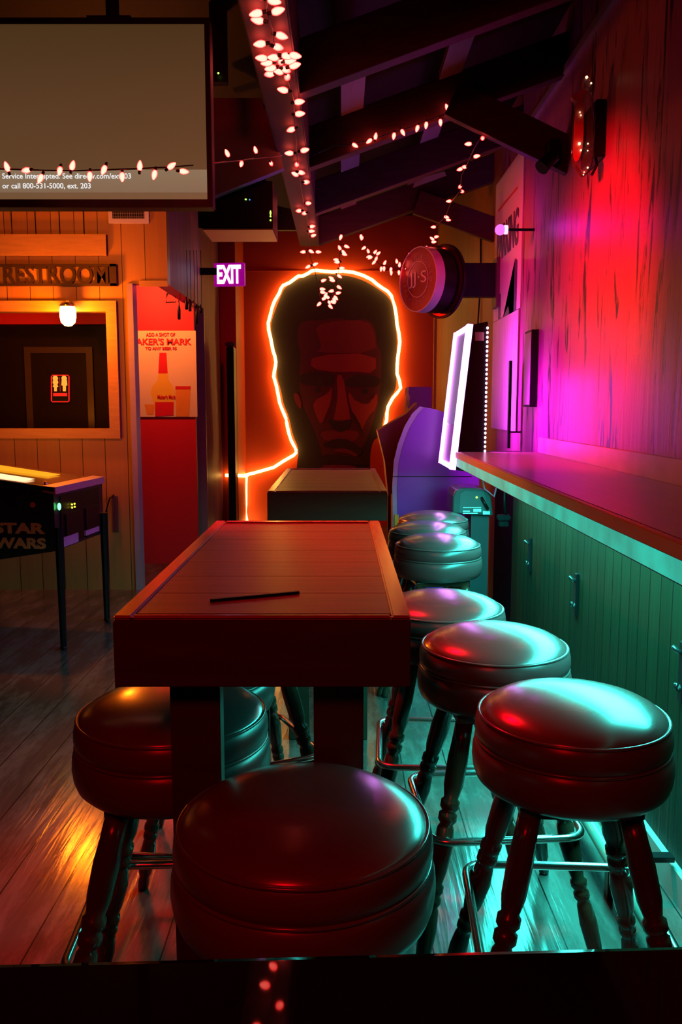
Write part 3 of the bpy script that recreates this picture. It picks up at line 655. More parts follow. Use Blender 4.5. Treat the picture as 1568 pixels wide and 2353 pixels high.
# ------------------------------------------------------------------ screen
YT = 2.60
tv = thing('wall_screen', 'big flat screen glowing dull tan with a two-line service message', 'television', (PY(100, 300, YT).x, YT, PY(100, 478, YT).z))
xa = PY(-560, 200, YT).x; xb = PY(484, 200, YT).x; zt_, zb_ = z_at(40, YT), z_at(476, YT)
obj('case', MB().box((xa, YT + 0.006, zb_), (xb, YT + 0.06, zt_), 0.004), M_blk, tv)
xi = PY(472, 200, YT).x; zi, zj = z_at(55, YT), z_at(458, YT)
obj('bezel', MB().box((xi, YT, zb_), (xb, YT + 0.0055, zt_)).box((xa, YT, zi), (xi, YT + 0.0055, zt_)).box((xa, YT, zb_), (xi, YT + 0.0055, zj)), M_blk, tv)
ms, n_, l_, b_ = nt('screen_picture'); setp(b_, (0.01, 0.01, 0.01), 0.4)
tc = n_.new('ShaderNodeTexCoord'); sp = n_.new('ShaderNodeSeparateXYZ'); l_.new(tc.outputs['Generated'], sp.inputs[0])
rp = n_.new('ShaderNodeValToRGB'); e = rp.color_ramp.elements
e[0].position = 0.0; e[0].color = (0.16, 0.080, 0.035, 1); e[1].position = 1.0; e[1].color = (0.062, 0.030, 0.010, 1)
for pos, c in ((0.041, (0.16, 0.085, 0.04)), (0.043, (0.21, 0.13, 0.075)), (0.172, (0.24, 0.165, 0.095)), (0.175, (0.115, 0.056, 0.022)), (0.5, (0.10, 0.045, 0.018))):
    x = e.new(pos); x.color = (*c, 1)
l_.new(sp.outputs['Z'], rp.inputs[0]); l_.new(rp.outputs[0], b_.inputs['Emission Color']); b_.inputs['Emission Strength'].default_value = 1.0
obj('screen', MB().box((xa + 0.01, YT + 0.002, zj), (xi, YT + 0.0058, zi)), ms, tv)
M_txt = emit('screen_text', (1, 1, 1), 0.9)
mb = MB()
for s_, uc, vc, wpx in (('Service Interrupted. See directv.com/ext203', 153, 405, 296), ('or call 800-531-5000, ext. 203', 107, 427.5, 203)):
    me = text_mesh(s_, 1.0, 0.0, 0.012); xs = [v.co.x for v in me.vertices]; W = max(xs) - min(xs)
    pw = (PY(uc + wpx / 2, vc, YT).x - PY(uc - wpx / 2, vc, YT).x) / W
    c = PY(uc, vc, YT - 0.001)
    me.transform(Matrix.Translation((-(max(xs) + min(xs)) / 2, 0, 0)))
    mb.mesh(me, Matrix.Translation(c) @ FRONT @ Matrix.Scale(pw, 4))
obj('message', mb, M_txt, tv)
obj('mount', MB().box((-0.75, YT + 0.06, 2.3), (-0.62, YT + 0.12, 2.5)).tube([(-0.68, YT + 0.09, 2.45), (-0.68, YT + 0.09, 2.85)], 0.02, 12), M_blkm, tv)

# ------------------------------------------------------------------ audio box
av = thing('audio_cabinet', 'black hanging audio cabinet beside the screen, underside coloured amber', 'speaker', (PY(550, 500, 4.1).x, 4.1, PY(550, 524, 4.05).z))
zf = PY(550, 524, 4.05).z; x0 = PY(455, 500, 4.05).x; x1 = PY(627, 500, 4.05).x
obj('cabinet', MB().box((x0, 4.05, zf), (x1, 4.36, zf + 0.21), 0.004), M_blk, av)
obj('bottom_board', MB().box((x0 + 0.02, 4.06, zf - 0.006), (x1 - 0.002, 4.35, zf)), mat('bottom_amber_tint', (0.95, 0.5, 0.08), 0.4), av, label='bottom board with amber light in its colour')  # light from below painted in as orange
g = emit('led_green', (0.35, 1.0, 0.08), 3.0)
p = lambda u, v: PY(u, v, 4.045)
for (u, v, r_, zz) in ((622, 489, 0.004, 2.6), (622, 497, 0.004, 1.0), (622, 506, 0.004, 1.0), (565, 458, 0.0045, 0.8)):
    obj('indicator', MB().ball(p(u, v), r_, 1, 0.5, zz), g, av)
obj('blue_indicator', MB().ball(p(574, 459), 0.003), emit('led_blue', (0.05, 0.35, 1.0), 1.5), av)
obj('hanger', MB().box((x0 + 0.1, 4.15, zf + 0.21), (x0 + 0.12, 4.2, 2.75)).box((x1 - 0.06, 4.15, zf + 0.21), (x1 - 0.04, 4.2, 2.75)), M_blkm, av)
g2 = thing('status_light', 'tiny green light floating in the dark by the screen', 'light', PY(502, 168, 3.2))
obj('lens', MB().ball(PY(502, 168, 3.2), 0.0035), g, g2); obj('housing', MB().box(PY(502, 168, 3.22) - Vector((0.03, 0, 0.03)), PY(502, 168, 3.22) + Vector((0.03, 0.04, 0.5))), M_blk, g2)

# ------------------------------------------------------------------ partition fittings
vt = thing('air_vent', 'white wall vent with a dark grille above the pine boards', 'vent', PY(296, 515, YP - 0.01))
a_ = PY(249, 462, YP); b_2 = PY(343, 514, YP); i0 = PY(258, 462, YP); i1 = PY(333, 503, YP)
obj('frame', MB().box((a_.x, YP - 0.012, b_2.z), (i0.x, YP, a_.z)).box((i1.x, YP - 0.012, b_2.z), (b_2.x, YP, a_.z)).box((i0.x, YP - 0.012, b_2.z), (i1.x, YP, i1.z)), M_white, vt)
g_ = MB(); n = 14
for k in range(n): x = i0.x + (i1.x - i0.x) * (k + 0.5) / n; g_.box((x - 0.002, YP - 0.008, i1.z), (x + 0.002, YP - 0.004, a_.z))
for k in range(5): z = i1.z + (a_.z - i1.z) * (k + 0.5) / 5; g_.box((i0.x, YP - 0.010, z - 0.002), (i1.x, YP - 0.008, z + 0.002))
obj('grille', g_, mat('grille_grey', (0.25, 0.2, 0.22), 0.4), vt); obj('duct', MB().box((i0.x, YP - 0.003, i1.z), (i1.x, YP, a_.z)), M_blk, vt)

rs = thing('restroom_sign', 'dark wooden cut-out sign reading RESTROOM on the pine wall', 'sign', PY(135, 658, YP - 0.02))
q0 = PY(-20, 606, YP - 0.03); q1 = PY(268, 657, YP - 0.03)
M_sg = mat('sign_wood', (0.045, 0.02, 0.015), 0.5, var=0.3)
obj('sign_frame', MB().box((q0.x, YP - 0.03, q0.z - 0.018), (q1.x, YP - 0.012, q0.z)).box((q0.x, YP - 0.03, q1.z), (q1.x, YP - 0.012, q1.z + 0.018)).box((q1.x - 0.045, YP - 0.03, q1.z), (q1.x, YP - 0.012, q0.z)), M_sg, rs)
me = text_mesh('RESTROOM', 1.0, 0.008, 0.018); xs = [v.co.x for v in me.vertices]; ys = [v.co.y for v in me.vertices]
lw_ = PY(249, 630, YP).x - PY(8, 630, YP).x; lh = (q0.z - q1.z) - 0.02
me.transform(Matrix.Translation((-(max(xs) + min(xs)) / 2, -(max(ys) + min(ys)) / 2, 0)))
S = Matrix.Diagonal((lw_ / (max(xs) - min(xs)), lh / (max(ys) - min(ys)), 1, 1))
obj('lettering', MB().mesh(me, Matrix.Translation(PY(128.5, 631.5, YP - 0.021)) @ FRONT @ S), M_sg, rs)
obj('backing', MB().box((q0.x, YP - 0.011, q1.z), (q1.x, YP - 0.002, q0.z)), mat('sign_back', (0.55, 0.30, 0.09), 0.5), rs)

# jelly-jar lamp at the opening
YJ = YP - 0.10
jc = PY(156, 722, YJ)
jl = thing('jar_lamp', 'bright jar-shaped wall lamp at the top of the wall opening', 'lamp', jc)
prof = [(0.0, -0.085), (0.025, -0.08), (0.048, -0.058), (0.056, -0.02), (0.056, 0.03), (0.05, 0.05), (0.0, 0.05)]
obj('glass_jar', MB().lathe(prof, 20, Matrix.Translation(jc)), emit('jar_glow', (1.0, 0.34, 0.06), 26.0), jl, smooth=True)
obj('cap', MB().lathe([(0, 0.08), (0.04, 0.078), (0.058, 0.06), (0.058, 0.051), (0, 0.051)], 20, Matrix.Translation(jc)), M_chrome, jl, smooth='auto')
obj('arm', MB().box((jc.x - 0.012, YJ, jc.z + 0.075), (jc.x + 0.012, YP, jc.z + 0.095)), M_chrome, jl)
l = lamp('jar_light', 'POINT', (0, -0.075, -0.03), 45, AMB, size=0.05); l.parent = jl

# restroom pictogram plate
YD = 6.77
pl = thing('restroom_plate', 'small plate with woman and man pictograms on the dark hall door', 'sign', PY(138, 928, YD))
def pd(x, y): return (100 + x / 19.6, 840 + y / 19.6)
def pp(pts, y): return [PY(*pd(*p), y) for p in pts]
a_ = PY(*pd(340, 410), YD); b_2 = PY(*pd(1180, 1670), YD)
obj('plate', MB().box((a_.x, YD + 0.001, b_2.z), (b_2.x, YD + 0.012, a_.z), 0.003), M_blk, pl)
red = emit('plate_red', (1.0, 0.02, 0.02), 0.45, base=(0.6, 0.05, 0.05)); yel = mat('plate_yellow', (0.95, 0.75, 0.4), 0.4)
cs = pp([(400, 440), (1110, 440), (1150, 490), (1150, 1590), (1110, 1630), (400, 1630), (360, 1590), (360, 490)], YD - 0.003)
obj('border', MB().tube(cs, 0.0055, 6, closed=True), red, pl)
obj('divider', MB().box(*(lambda A, B: ((A.x, YD - 0.004, B.z), (B.x, YD, A.z)))(PY(*pd(725, 520), YD), PY(*pd(765, 1160), YD))).box(*(lambda A, B: ((A.x, YD - 0.004, B.z), (B.x, YD, A.z)))(PY(*pd(440, 1240), YD), PY(*pd(1070, 1380), YD))), red, pl)
wo = MB().prism(pp([(440, 650), (630, 650), (665, 770), (620, 850), (665, 960), (600, 980), (600, 1160), (480, 1160), (480, 980), (415, 960), (455, 850), (410, 770)], YD - 0.004), (0, 0.003, 0)).lathe([(0, .004), (0.021, .004), (0.021, 0), (0, 0)], 12, facing(PY(*pd(538, 575), YD - 0.004), (1, 0, 0)))
yl = emit('plate_pictogram', (1.0, 0.38, 0.05), 0.8, base=(0.9, 0.7, 0.4))
obj('woman_pictogram', wo, yl, pl)
ma = MB().prism(pp([(820, 650), (1050, 650), (1070, 900), (1010, 900), (1005, 1160), (870, 1160), (865, 900), (805, 900)], YD - 0.004), (0, 0.003, 0)).lathe([(0, .004), (0.021, .004), (0.021, 0), (0, 0)], 12, facing(PY(*pd(935, 575), YD - 0.004), (1, 0, 0)))
obj('man_pictogram', ma, yl, pl)

# exit sign, flag mounted on the left wall
YE = 7.62
ex = thing('exit_sign', 'lit magenta EXIT sign jutting from the left wall', 'sign', PY(500, 630, YE))
e0 = PY(490, 604, YE); e1 = PY(563, 657, YE)
RE = Matrix.Translation(((e0.x + e1.x) / 2, YE, (e0.z + e1.z) / 2)) @ Matrix.Rotation(radians(-8), 4, 'Z') 
hw, hh = (e1.x - e0.x) / 2, (e0.z - e1.z) / 2
def bxm(a, b, M, bev=0.0):
    t = MB().box(a, b, bev); me = bpy.data.meshes.new('x'); t.bm.to_mesh(me); t.bm.free(); me.transform(M); r = MB(); r.bm.from_mesh(me); bpy.data.meshes.remove(me); return r
obj('sign_body', bxm((-hw, 0, -hh), (hw, 0.04, hh), RE, 0.004), emit('exit_panel', (0.27, 0.0, 0.20), 1.0, base=(0.3, 0.0, 0.2)), ex)
me = text_mesh('EXIT', 1.0, 0.003, 0.035); xs = [v.co.x for v in me.vertices]; ys = [v.co.y for v in me.vertices]
me.transform(Matrix.Translation((-(max(xs) + min(xs)) / 2, -(max(ys) + min(ys)) / 2, 0)))
S = Matrix.Diagonal((hw * 1.56 / (max(xs) - min(xs)), hh * 1.62 / (max(ys) - min(ys)), 1, 1))
obj('letters', MB().mesh(me, RE @ Matrix.Translation((0, -0.004, 0)) @ FRONT @ S), emit('exit_letters', (1.0, 0.75, 0.95), 3.0), ex)
obj('bracket', MB().box((XL, YE + 0.01, e0.z - 0.10), (e0.x + 0.03, YE + 0.03, e0.z - 0.04)), M_blk, ex)

# alcove: poster, lamp, hanging bits
YQ = YA - 0.012
po = thing('whiskey_poster', 'red-lit poster of a red-capped bottle and glass in the alcove', 'poster', PY(385, 957, YQ))
def pq(u, v, y=YQ): return PY(u, v, y)
def pc(x, y): return (280 + x / 5.6, 640 + y / 5.6)
P0 = PY(296, 760, YQ); P1 = PY(454, 958, YQ)
obj('sheet', MB().box((P0.x, YQ, P1.z), (P1.x, YQ + 0.003, P0.z)), mat('poster_sheet', (0.98, 0.85, 0.35), 0.5, var=0.1, scale=3), po)
M_pr = mat('poster_red', (0.75, 0.015, 0.02), 0.5); M_pa = mat('poster_amber', (0.95, 0.42, 0.03), 0.5); M_py = mat('poster_yellow', (1.0, 0.72, 0.04), 0.5)
def pf(name, pts, m, dy): obj(name, MB().prism([PY(*pc(*p), YQ - dy) for p in pts], (0, 0.001, 0)), m, po)
pf('cap_print', [(485, 955), (575, 955), (590, 1220), (470, 1220)], M_pr, 0.001)
pf('bottle_print', [(470, 1222), (592, 1222), (600, 1310), (660, 1390), (680, 1450), (670, 1760), (430, 1775), (425, 1640), (370, 1460), (400, 1380), (460, 1310)], M_py, 0.002)
pf('label_print', [(430, 1590), (668, 1590), (665, 1760), (430, 1775)], M_pr, 0.003)
pf('glass_print', [(690, 1400), (885, 1390), (870, 1775), (700, 1775)], M_pa, 0.0015)
pf('glass_rim_print', [(690, 1385), (885, 1385), (885, 1425), (690, 1425)], M_pr, 0.003)
pf('shot_print', [(290, 1620), (430, 1620), (405, 1750), (325, 1750)], M_pa, 0.0015)
mb = MB()
for s_, uc, vc, wpx, hpx in (('ADD A SHOT OF', 369, 769, 66, 8.5), ("MAKER'S MARK", 369, 785, 140, 15), ('TO ANY BEER $5', 370, 801, 71, 8), ("Maker's Mark", 383, 912, 42, 10)):
    me = text_mesh(s_, 1.0, 0.001, 0.03); xs = [v.co.x for v in me.vertices]; ys = [v.co.y for v in me.vertices]
    me.transform(Matrix.Translation((-(max(xs) + min(xs)) / 2, -(max(ys) + min(ys)) / 2, 0)))
    k = 7.2 / F
    mb.mesh(me, Matrix.Translation(PY(uc, vc, YQ - 0.004)) @ FRONT @ Matrix.Diagonal((wpx * k / (max(xs) - min(xs)), hpx * k / (max(ys) - min(ys)), 1, 1)))
obj('lettering', mb, M_pr, po)
al = thing('alcove_lamp', 'bare warm bulb hidden high in the red alcove', 'lamp', (-1.62, 6.70, 2.50))
obj('socket', MB().tube([(-1.62, 6.70, 2.55), (-1.62, 6.70, 2.49)], 0.02, 10), M_blk, al)
obj('bulb', MB().ball((-1.62, 6.70, 2.46), 0.035), emit('alcove_bulb', (1.0, 0.2, 0.08), 6.0), al, smooth=True)
l = lamp('alcove_light', 'POINT', (0.0, -0.06, -0.12), 55, (1.0, 0.19, 0.06), size=0.06); l.parent = al
cl = thing('window_bracket', 'small black clamp fixture on the alcove ceiling', 'bracket', PY(392, 690, 6.9))
obj('clamp', MB().tube([PY(382, 695, 6.9), PY(384, 675, 6.9), PY(402, 670, 6.9), PY(403, 694, 6.9)], 0.008, 8, closed=True), M_blk, cl)
obj('arm', MB().box(PY(390, 676, 6.9) - Vector((0.01, 0.01, 0)), Vector((PY(390, 676, 6.9).x + 0.01, 6.92, 2.545))), M_blk, cl)
for i, (u, v0, v1) in enumerate(((414, 690, 735), (431, 682, 712), (439, 688, 716), (448, 690, 704), (455, 700, 745), (464, 700, 720))):
    a_ = PY(u, v0, 6.75); b_2 = PY(u - 2, v1, 6.75)
    t = thing('hanging_glass', 'dark narrow bottle hanging in the alcove rack, ' + ['leftmost', 'second from left', 'third from left', 'fourth from left, catching light', 'fifth from left and longest', 'rightmost'][i], 'bottle', b_2, 0, 'bottles hanging in the alcove')
    h_ = a_.z - b_2.z
    obj('body', MB().lathe([(0, 0), (0.012, 0.003), (0.013, h_ * 0.55), (0.005, h_ * 0.75), (0.005, h_), (0, h_)], 10, Matrix.Translation(b_2)), M_blk if i != 3 else mat('amber_glass', (0.9, 0.5, 0.15), 0.1), t, smooth=True)
    obj('hook', MB().tube([a_ + Vector((0, 0, -0.002)), Vector((a_.x, 6.75, 2.55))], 0.002, 6), M_blk, t)
struct('trim_10', MB().box((-1.7, YP + 0.11, 2.55 - 0.001), (XL - 0.1, YA, 2.56)), M_redroom)

# black cabinet at the far left corner
bc = thing('black_locker', 'tall narrow black cabinet edge in the amber corner by the rope light', 'cabinet', (-1.07, 8.4, 0))
zt2 = z_at(797, 8.3)
obj('body', MB().box((-1.105, 8.3, 0), (PY(540, 1000, 8.3).x, 8.5, zt2), 0.006), M_blk, bc)
o = obj('folded_cap', MB().ball((-1.075, 8.38, zt2 + 0.03), 0.045, 1.2, 1, 0.55), mat('cap_cloth', (0.12, 0.08, 0.10), 0.7), smooth=True); tag(o, 'small dark cap lying on the tall black cabinet', 'cap')

# ------------------------------------------------------------------ pinball machine
pb = thing('pinball_machine', 'black pinball machine with lettered side and reflecting glass top', 'arcade machine', (-1.9, 4.9, 0), 0.0)
PK = 1.187; ZK = H - (H - 0.985) * PK
nc = PZ(122, 1121, ZK); fc = PZ(234, 1097, ZK)
ax = (fc - nc); ax.z = 0; wd = ax.length / PK; ax.normalize(); lx = Vector((-ax.y, ax.x, 0))   # toward -X
if lx.x > 0: lx = -lx
ax = ax * PK; lx = lx * PK
Lm = 1.30
def pm(s, t_, z): return nc.xy.to_3d() + lx * s + ax * t_ + Vector((0, 0, max(0.013, H - (H - z) * PK)))
def prof_side(t_, off=0.0): return [pm(0 + off, t_, 0.69), pm(0 + off, t_, 0.965), pm(Lm, t_, 1.13), pm(Lm, t_, 0.60), pm(0.55, t_, 0.60)]
M_cab = mat('cabinet_black', (0.02, 0.026, 0.026), 0.3, var=0.3)
obj('cabinet', MB().prism(prof_side(0.012), ax * (wd - 0.024)), M_cab, pb)
obj('side_panel', MB().prism(prof_side(0.0), ax * 0.0115), M_cab, pb)
obj('side_panel', MB().prism(prof_side(wd - 0.0115), ax * 0.0115), M_cab, pb)
obj('side_rail', MB().prism([pm(-0.004, -0.004, 0.966), pm(-0.004, -0.004, 0.986), pm(Lm, -0.004, 1.151), pm(Lm, -0.004, 1.131)], ax * 0.03), M_blkm, pb)
obj('lockdown_bar', MB().prism([pm(-0.012, -0.004, 0.955), pm(-0.012, -0.004, 0.988), pm(0.05, -0.004, 0.994), pm(0.05, -0.004, 0.966)], ax * (wd + 0.008)), mat('lockdown_metal', (0.7, 0.6, 0.5), 0.35, metal=0.3), pb)
M_gl = mat('playfield_glass', (0.10, 0.07, 0.05), 0.12, var=0.3, scale=10, spec=0.9, coat=1.0)
obj('glass', MB().prism([pm(0.052, 0.028, 0.975), pm(0.052, 0.028, 0.990), pm(Lm, 0.028, 1.148), pm(Lm, 0.028, 1.133)], ax * (wd - 0.05)), M_gl, pb)
for k, ww, nm, c, st in ((0.05, 0.20, 'reflection_peach', (1.0, 0.55, 0.28), 1.9), (0.50, 0.22, 'reflection_amber', (1.0, 0.36, 0.012), 1.1)):
    t0_ = wd * k
    obj('glass_reflection', MB().prism([pm(0.17, t0_ + 0.02, 1.009), pm(Lm - 0.05, t0_, 1.1495), pm(Lm - 0.05, t0_ + ww, 1.1495), pm(0.17, t0_ + ww - 0.06, 1.009)], (0, 0, 0.002)), emit(nm, c, st), pb)  # glowing bands laid on the glass in place of its reflections
l = lamp('playfield_light_glow', 'AREA', pm(0.75, wd * 0.6, 1.10) - pb.location, 9.0, (1.0, 0.24, 0.01), size=0.3, sy=0.5); l.parent = pb
l.rotation_euler = (Vector((0.25, 0.55, 0.8))).to_track_quat('-Z', 'Y').to_euler()
# front door, plates, buttons, legs
def fplate(t0, t1, z0, z1, th, m, nm, **k): obj(nm, MB().prism([pm(-th, t0, z0), pm(-th, t1, z0), pm(-th, t1, z1), pm(-th, t0, z1)], lx * th), m, pb, **k)
fplate(0.06, wd - 0.06, 0.71, 0.94, 0.006, M_blk, 'front_panel')
fplate(0.10, 0.29, 0.705, 0.85, 0.012, M_blkm, 'coin_door'); fplate(0.33, 0.50, 0.705, 0.85, 0.012, M_blkm, 'coin_door')
M_lil = mat('lilac_card', (0.60, 0.28, 0.55), 0.5)
fplate(0.05, 0.22, 0.70, 0.745, 0.016, M_lil, 'card_strip', label='lilac instruction strip'); fplate(0.31, 0.48, 0.715, 0.74, 0.016, M_lil, 'card_strip', label='lilac instruction strip')
obj('start_button', MB().ball(pm(-0.012, 0.03, 0.895), 0.016, 0.6, 0.8, 1.3), emit('green_button', (0.12, 1.0, 0.25), 4.0), pb, smooth=True)
for t_ in (0.16, 0.19):
    for z in (0.875, 0.89): obj('coin_slot_light', MB().ball(pm(-0.016, t_, z), 0.0055), emit('slot_light', (0.9, 0.8, 0.05), 2.0), pb)
obj('flipper_button', MB().lathe([(0, .008), (0.014, .007), (0.016, 0), (0, 0)], 14, facing(pm(0.10, -0.002, 0.905), (1, 0, 0))), mat('orange_button', (0.8, 0.25, 0.05), 0.4), pb, smooth='auto')
obj('bolt', MB().ball(pm(0.06, 0.05, 1.0), 0.011), M_chrome, pb, smooth=True)
for s_, t_ in ((0.02, 0.02), (0.02, wd - 0.02), (Lm - 0.04, 0.02), (Lm - 0.04, wd - 0.02)):
    obj('leg', MB().tube([pm(s_ - 0.03, t_, 0.80), pm(s_ - 0.03, t_, 0.02)], 0.02, 8, rr=[0.026, 0.018]).ball(pm(s_ - 0.03, t_, 0.015), 0.022, 1, 1, 0.6), M_blkm, pb)
M_lt = mat('logo_orange', (1.0, 0.5, 0.2), 0.5)
mb = MB()
for s_, zc in (('STAR', 0.795), ('WARS', 0.725)):
    me = text_mesh(s_, 1.0, 0.002, 0.045); xs = [v.co.x for v in me.vertices]; ys = [v.co.y for v in me.vertices]
    me.transform(Matrix.Translation((-max(xs), -(max(ys) + min(ys)) / 2, 0)))
    mb.mesh(me, facing(pm(0.045, -0.003, zc), -lx) @ Matrix.Diagonal((0.30 / (max(xs) - min(xs)), 0.062 / (max(ys) - min(ys)), 1, 1)))
obj('side_lettering', mb, M_lt, pb)
bx = Lm
obj('backbox', MB().prism([pm(Lm - 0.12, -0.04, 1.16), pm(Lm + 0.12, -0.04, 1.16), pm(Lm + 0.12, -0.04, 1.85), pm(Lm - 0.05, -0.04, 1.85)], ax * (wd + 0.08)), M_cab, pb)
obj('backbox_foot', MB().prism([pm(Lm - 0.1, 0.02, 1.13), pm(Lm + 0.1, 0.02, 1.13), pm(Lm + 0.1, 0.02, 1.16), pm(Lm - 0.1, 0.02, 1.16)], ax * (wd - 0.04)), M_cab, pb)
obj('back_body', MB().prism([pm(Lm, 0.01, 0.60), pm(Lm, 0.01, 1.13), pm(Lm + 0.12, 0.01, 1.13), pm(Lm + 0.12, 0.01, 0.60)], ax * (wd - 0.02)), M_cab, pb)
oc = thing('wall_outlet_cover', 'tall narrow cover plate with cable behind the pinball machine', 'cover plate', PY(265, 1222, YP - 0.01))
obj('plate', MB().box(*pbox(258, 1140, 273, 1222, YP, 0.012)), mat('plate_maroon', (0.16, 0.07, 0.07), 0.4), oc)
obj('cable', MB().tube([PY(262, 1137, YP - 0.014), PY(252, 1146, YP - 0.03), PY(244, 1175, YP - 0.03), PY(240, 1230, YP - 0.03)], 0.006, 8), M_blk, oc, smooth=True)

# ------------------------------------------------------------------ jukebox at the end of the drink rail
YJ0, YJ1 = 4.56, 5.13
jb = thing('wall_jukebox', 'wall-mounted touchscreen jukebox with a blazing white-violet border', 'jukebox', (0.75, 4.85, 1.0))
jt, jbm = 1.785, 1.015
xf_t, xf_b, xb_j = 0.683, 0.603, 0.775
side_p = lambda y, xo=0.0: [(xf_b + xo, y, jbm + 0.0), (xf_t + xo, y, jt), (xb_j, y, jt + 0.015), (xb_j, y, jbm - 0.02)]
obj('cabinet', MB().prism(side_p(YJ0, 0.014), (0, YJ1 - YJ0, 0)), M_blk, jb, bevel=0.004)
M_jw = emit('border_glow', (0.75, 0.24, 1.0), 9.0)
fd = Vector((xf_t - xf_b, 0, jt - jbm)).normalized(); fn = Vector((-fd.z, 0, fd.x))
def jp(s, y, o_): return Vector((xf_b, y, jbm)) + fd * s + fn * o_ + Vector((0.014, 0, 0))
Lj = (Vector((xf_t, 0, jt)) - Vector((xf_b, 0, jbm))).length
def fbar(y0, y1, s0, s1, o0, o1, mb): return mb.prism([jp(s0, y0, o0), jp(s1, y0, o0), jp(s1, y0, o1), jp(s0, y0, o1)], (0, y1 - y0, 0))
mb = MB(); fbar(YJ0, YJ0 + 0.065, 0, Lj, 0, 0.028, mb); fbar(YJ1 - 0.03, YJ1, 0, Lj, 0, 0.028, mb); fbar(YJ0 + 0.065, YJ1 - 0.03, 0, 0.022, 0, 0.024, mb); fbar(YJ0 + 0.065, YJ1 - 0.03, Lj - 0.022, Lj, 0, 0.024, mb)
obj('lit_border', mb, M_jw, jb, label='glowing white-violet border')
mb = MB(); fbar(YJ0 + 0.066, YJ1 - 0.031, 0.24, Lj - 0.024, 0, 0.010, mb)
obj('screen', mb, emit('juke_screen', (0.09, 0.08, 0.17), 1.0), jb)
mb = MB(); fbar(YJ0 + 0.066, YJ1 - 0.031, 0.024, 0.235, 0, 0.010, mb)
obj('speaker_panel', mb, mat('violet_panel', (0.3, 0.1, 0.4), 0.3), jb)
obj('sticker', MB().box((0.708, YJ0 - 0.002, 1.70), (0.755, YJ0, 1.745)), mat('pink_sticker', (0.85, 0.40, 0.50), 0.5), jb)
mb = MB(); nb = 34
for k in range(nb): mb.ball((xb_j - 0.004, YJ0 - 0.012, jbm - 0.04 + (jt - jbm + 0.02) * k / (nb - 1)), 0.0062, 1, 1, 1.25, 8, 6)
obj('bead_strip', mb, emit('led_beads', (1.0, 0.55, 1.0), 4.0), jb, label='strip of tiny violet-white lights')
obj('wall_bracket', MB().box((xb_j, YJ1 - 0.12, 1.045), (XR - 0.002, YJ1 - 0.02, 1.09)), M_blkm, jb)

l = lamp('jukebox_face_light', 'AREA', (xf_b - 0.03 - 0.75, 4.84 - 4.85, 1.40 - 1.0), 3.5, (0.58, 0.0, 1.0), size=0.6, sy=0.75, spread=120, rot=(0, radians(90 + 6), 0)); l.parent = jb
l = lamp('jukebox_strip_light', 'AREA', (xb_j + 0.02 - 0.75, YJ0 - 0.03 - 4.85, 1.27 - 1.0), 4.2, (0.80, 0.02, 1.0), size=0.05, sy=0.5, spread=140, rot=(radians(-90), 0, 0)); l.parent = jb
l.rotation_euler = (Vector((1.0, -0.35, 0.0))).to_track_quat('-Z', 'Y').to_euler()
l = lamp('jukebox_strip_light', 'AREA', (xb_j + 0.02 - 0.75, YJ1 + 0.01 - 4.85, 1.40 - 1.0), 7.0, (0.85, 0.05, 1.0), size=0.05, sy=0.7); l.parent = jb
l.rotation_euler = (Vector((1.0, 0.45, 0.0))).to_track_quat('-Z', 'Y').to_euler()
o = obj('black_conduit', MB().box((0.985, 5.02, 1.11), (1.0, 5.05, 1.62)).box((1.0, 5.03, 1.2), (XR, 5.04, 1.21)), M_blk); tag(o, 'thin black upright conduit between jukebox and pale board', 'conduit')
o = obj('hanging_cable', MB().tube([(XR - 0.008, 6.6, 2.7), (XR - 0.008, 6.55, 2.3), (XR - 0.012, 6.62, 2.0), (XR - 0.008, 6.58, 1.8), (XR - 0.008, 6.6, 1.2)], 0.006, 6), M_blk, smooth=True); tag(o, 'thin dark cable running down the far right wall behind the banner', 'cable')
# power cables near jukebox
pc_ = thing('cable_bundle', 'looped pink-lit and black cables dangling below the jukebox', 'cable', PX(1130, 1100, 0.93))
obj('cable', MB().tube([(0.80, 4.70, 1.10), (0.775, 4.70, 1.0), (0.80, 4.70, 0.90), (0.85, 4.68, 0.86), (0.87, 4.68, 0.95), (0.86, 4.70, 1.06)], 0.006, 8), mat('cable_pink', (0.7, 0.2, 0.3), 0.4), pc_, smooth=True)
obj('cable', MB().tube([(0.89, 4.66, 1.05), (0.905, 4.66, 0.93), (0.90, 4.64, 0.85), (0.91, 4.64, 0.74)], 0.009, 8), M_blk, pc_, smooth=True)
obj('plug', MB().box((0.86, 4.60, 0.735), (0.93, 4.66, 0.765), 0.006).box((0.87, 4.61, 0.70), (0.92, 4.66, 0.73), 0.004), M_blk, pc_)

# ------------------------------------------------------------------ violet arcade cabinet with curved side
YC = 5.42
ac = thing('arcade_cabinet', 'tall arcade cabinet with curved violet-blue side behind the stools', 'arcade machine', (0.72, 5.7, 0))
out = [(903, 1400), (903, 1180), (902, 1120), (906, 1060), (915, 1020), (930, 980), (948, 950), (965, 934), (1000, 940), (1100, 975), (1105, 1400)]
pts = [PY(u, v, YC) for u, v in out]; pts = [Vector((min(p.x, 1.03), p.y, max(0.0, p.z))) for p in pts]
pts[0].z = 0; pts[-1].z = 0
inn = [PY(u + (11 if u < 966 else 0), v + (5 if u < 966 else 0), YC - 0.004) for u, v in out]; inn = [Vector((min(p.x, 1.03), p.y, max(0.0, p.z))) for p in inn]; inn[0].z = 0; inn[-1].z = 0
inn[7] = PY(974, 937, YC - 0.004)
obj('edge_molding', MB().prism(pts, (0, 0.02, 0)), mat('molding_pale', (0.55, 0.42, 0.62), 0.3), ac, label='pale edge molding')
obj('side_panel', MB().prism(inn, (0, 0.004, 0)), mat('side_violet', (0.34, 0.07, 0.62), 0.28, var=0.05), ac)
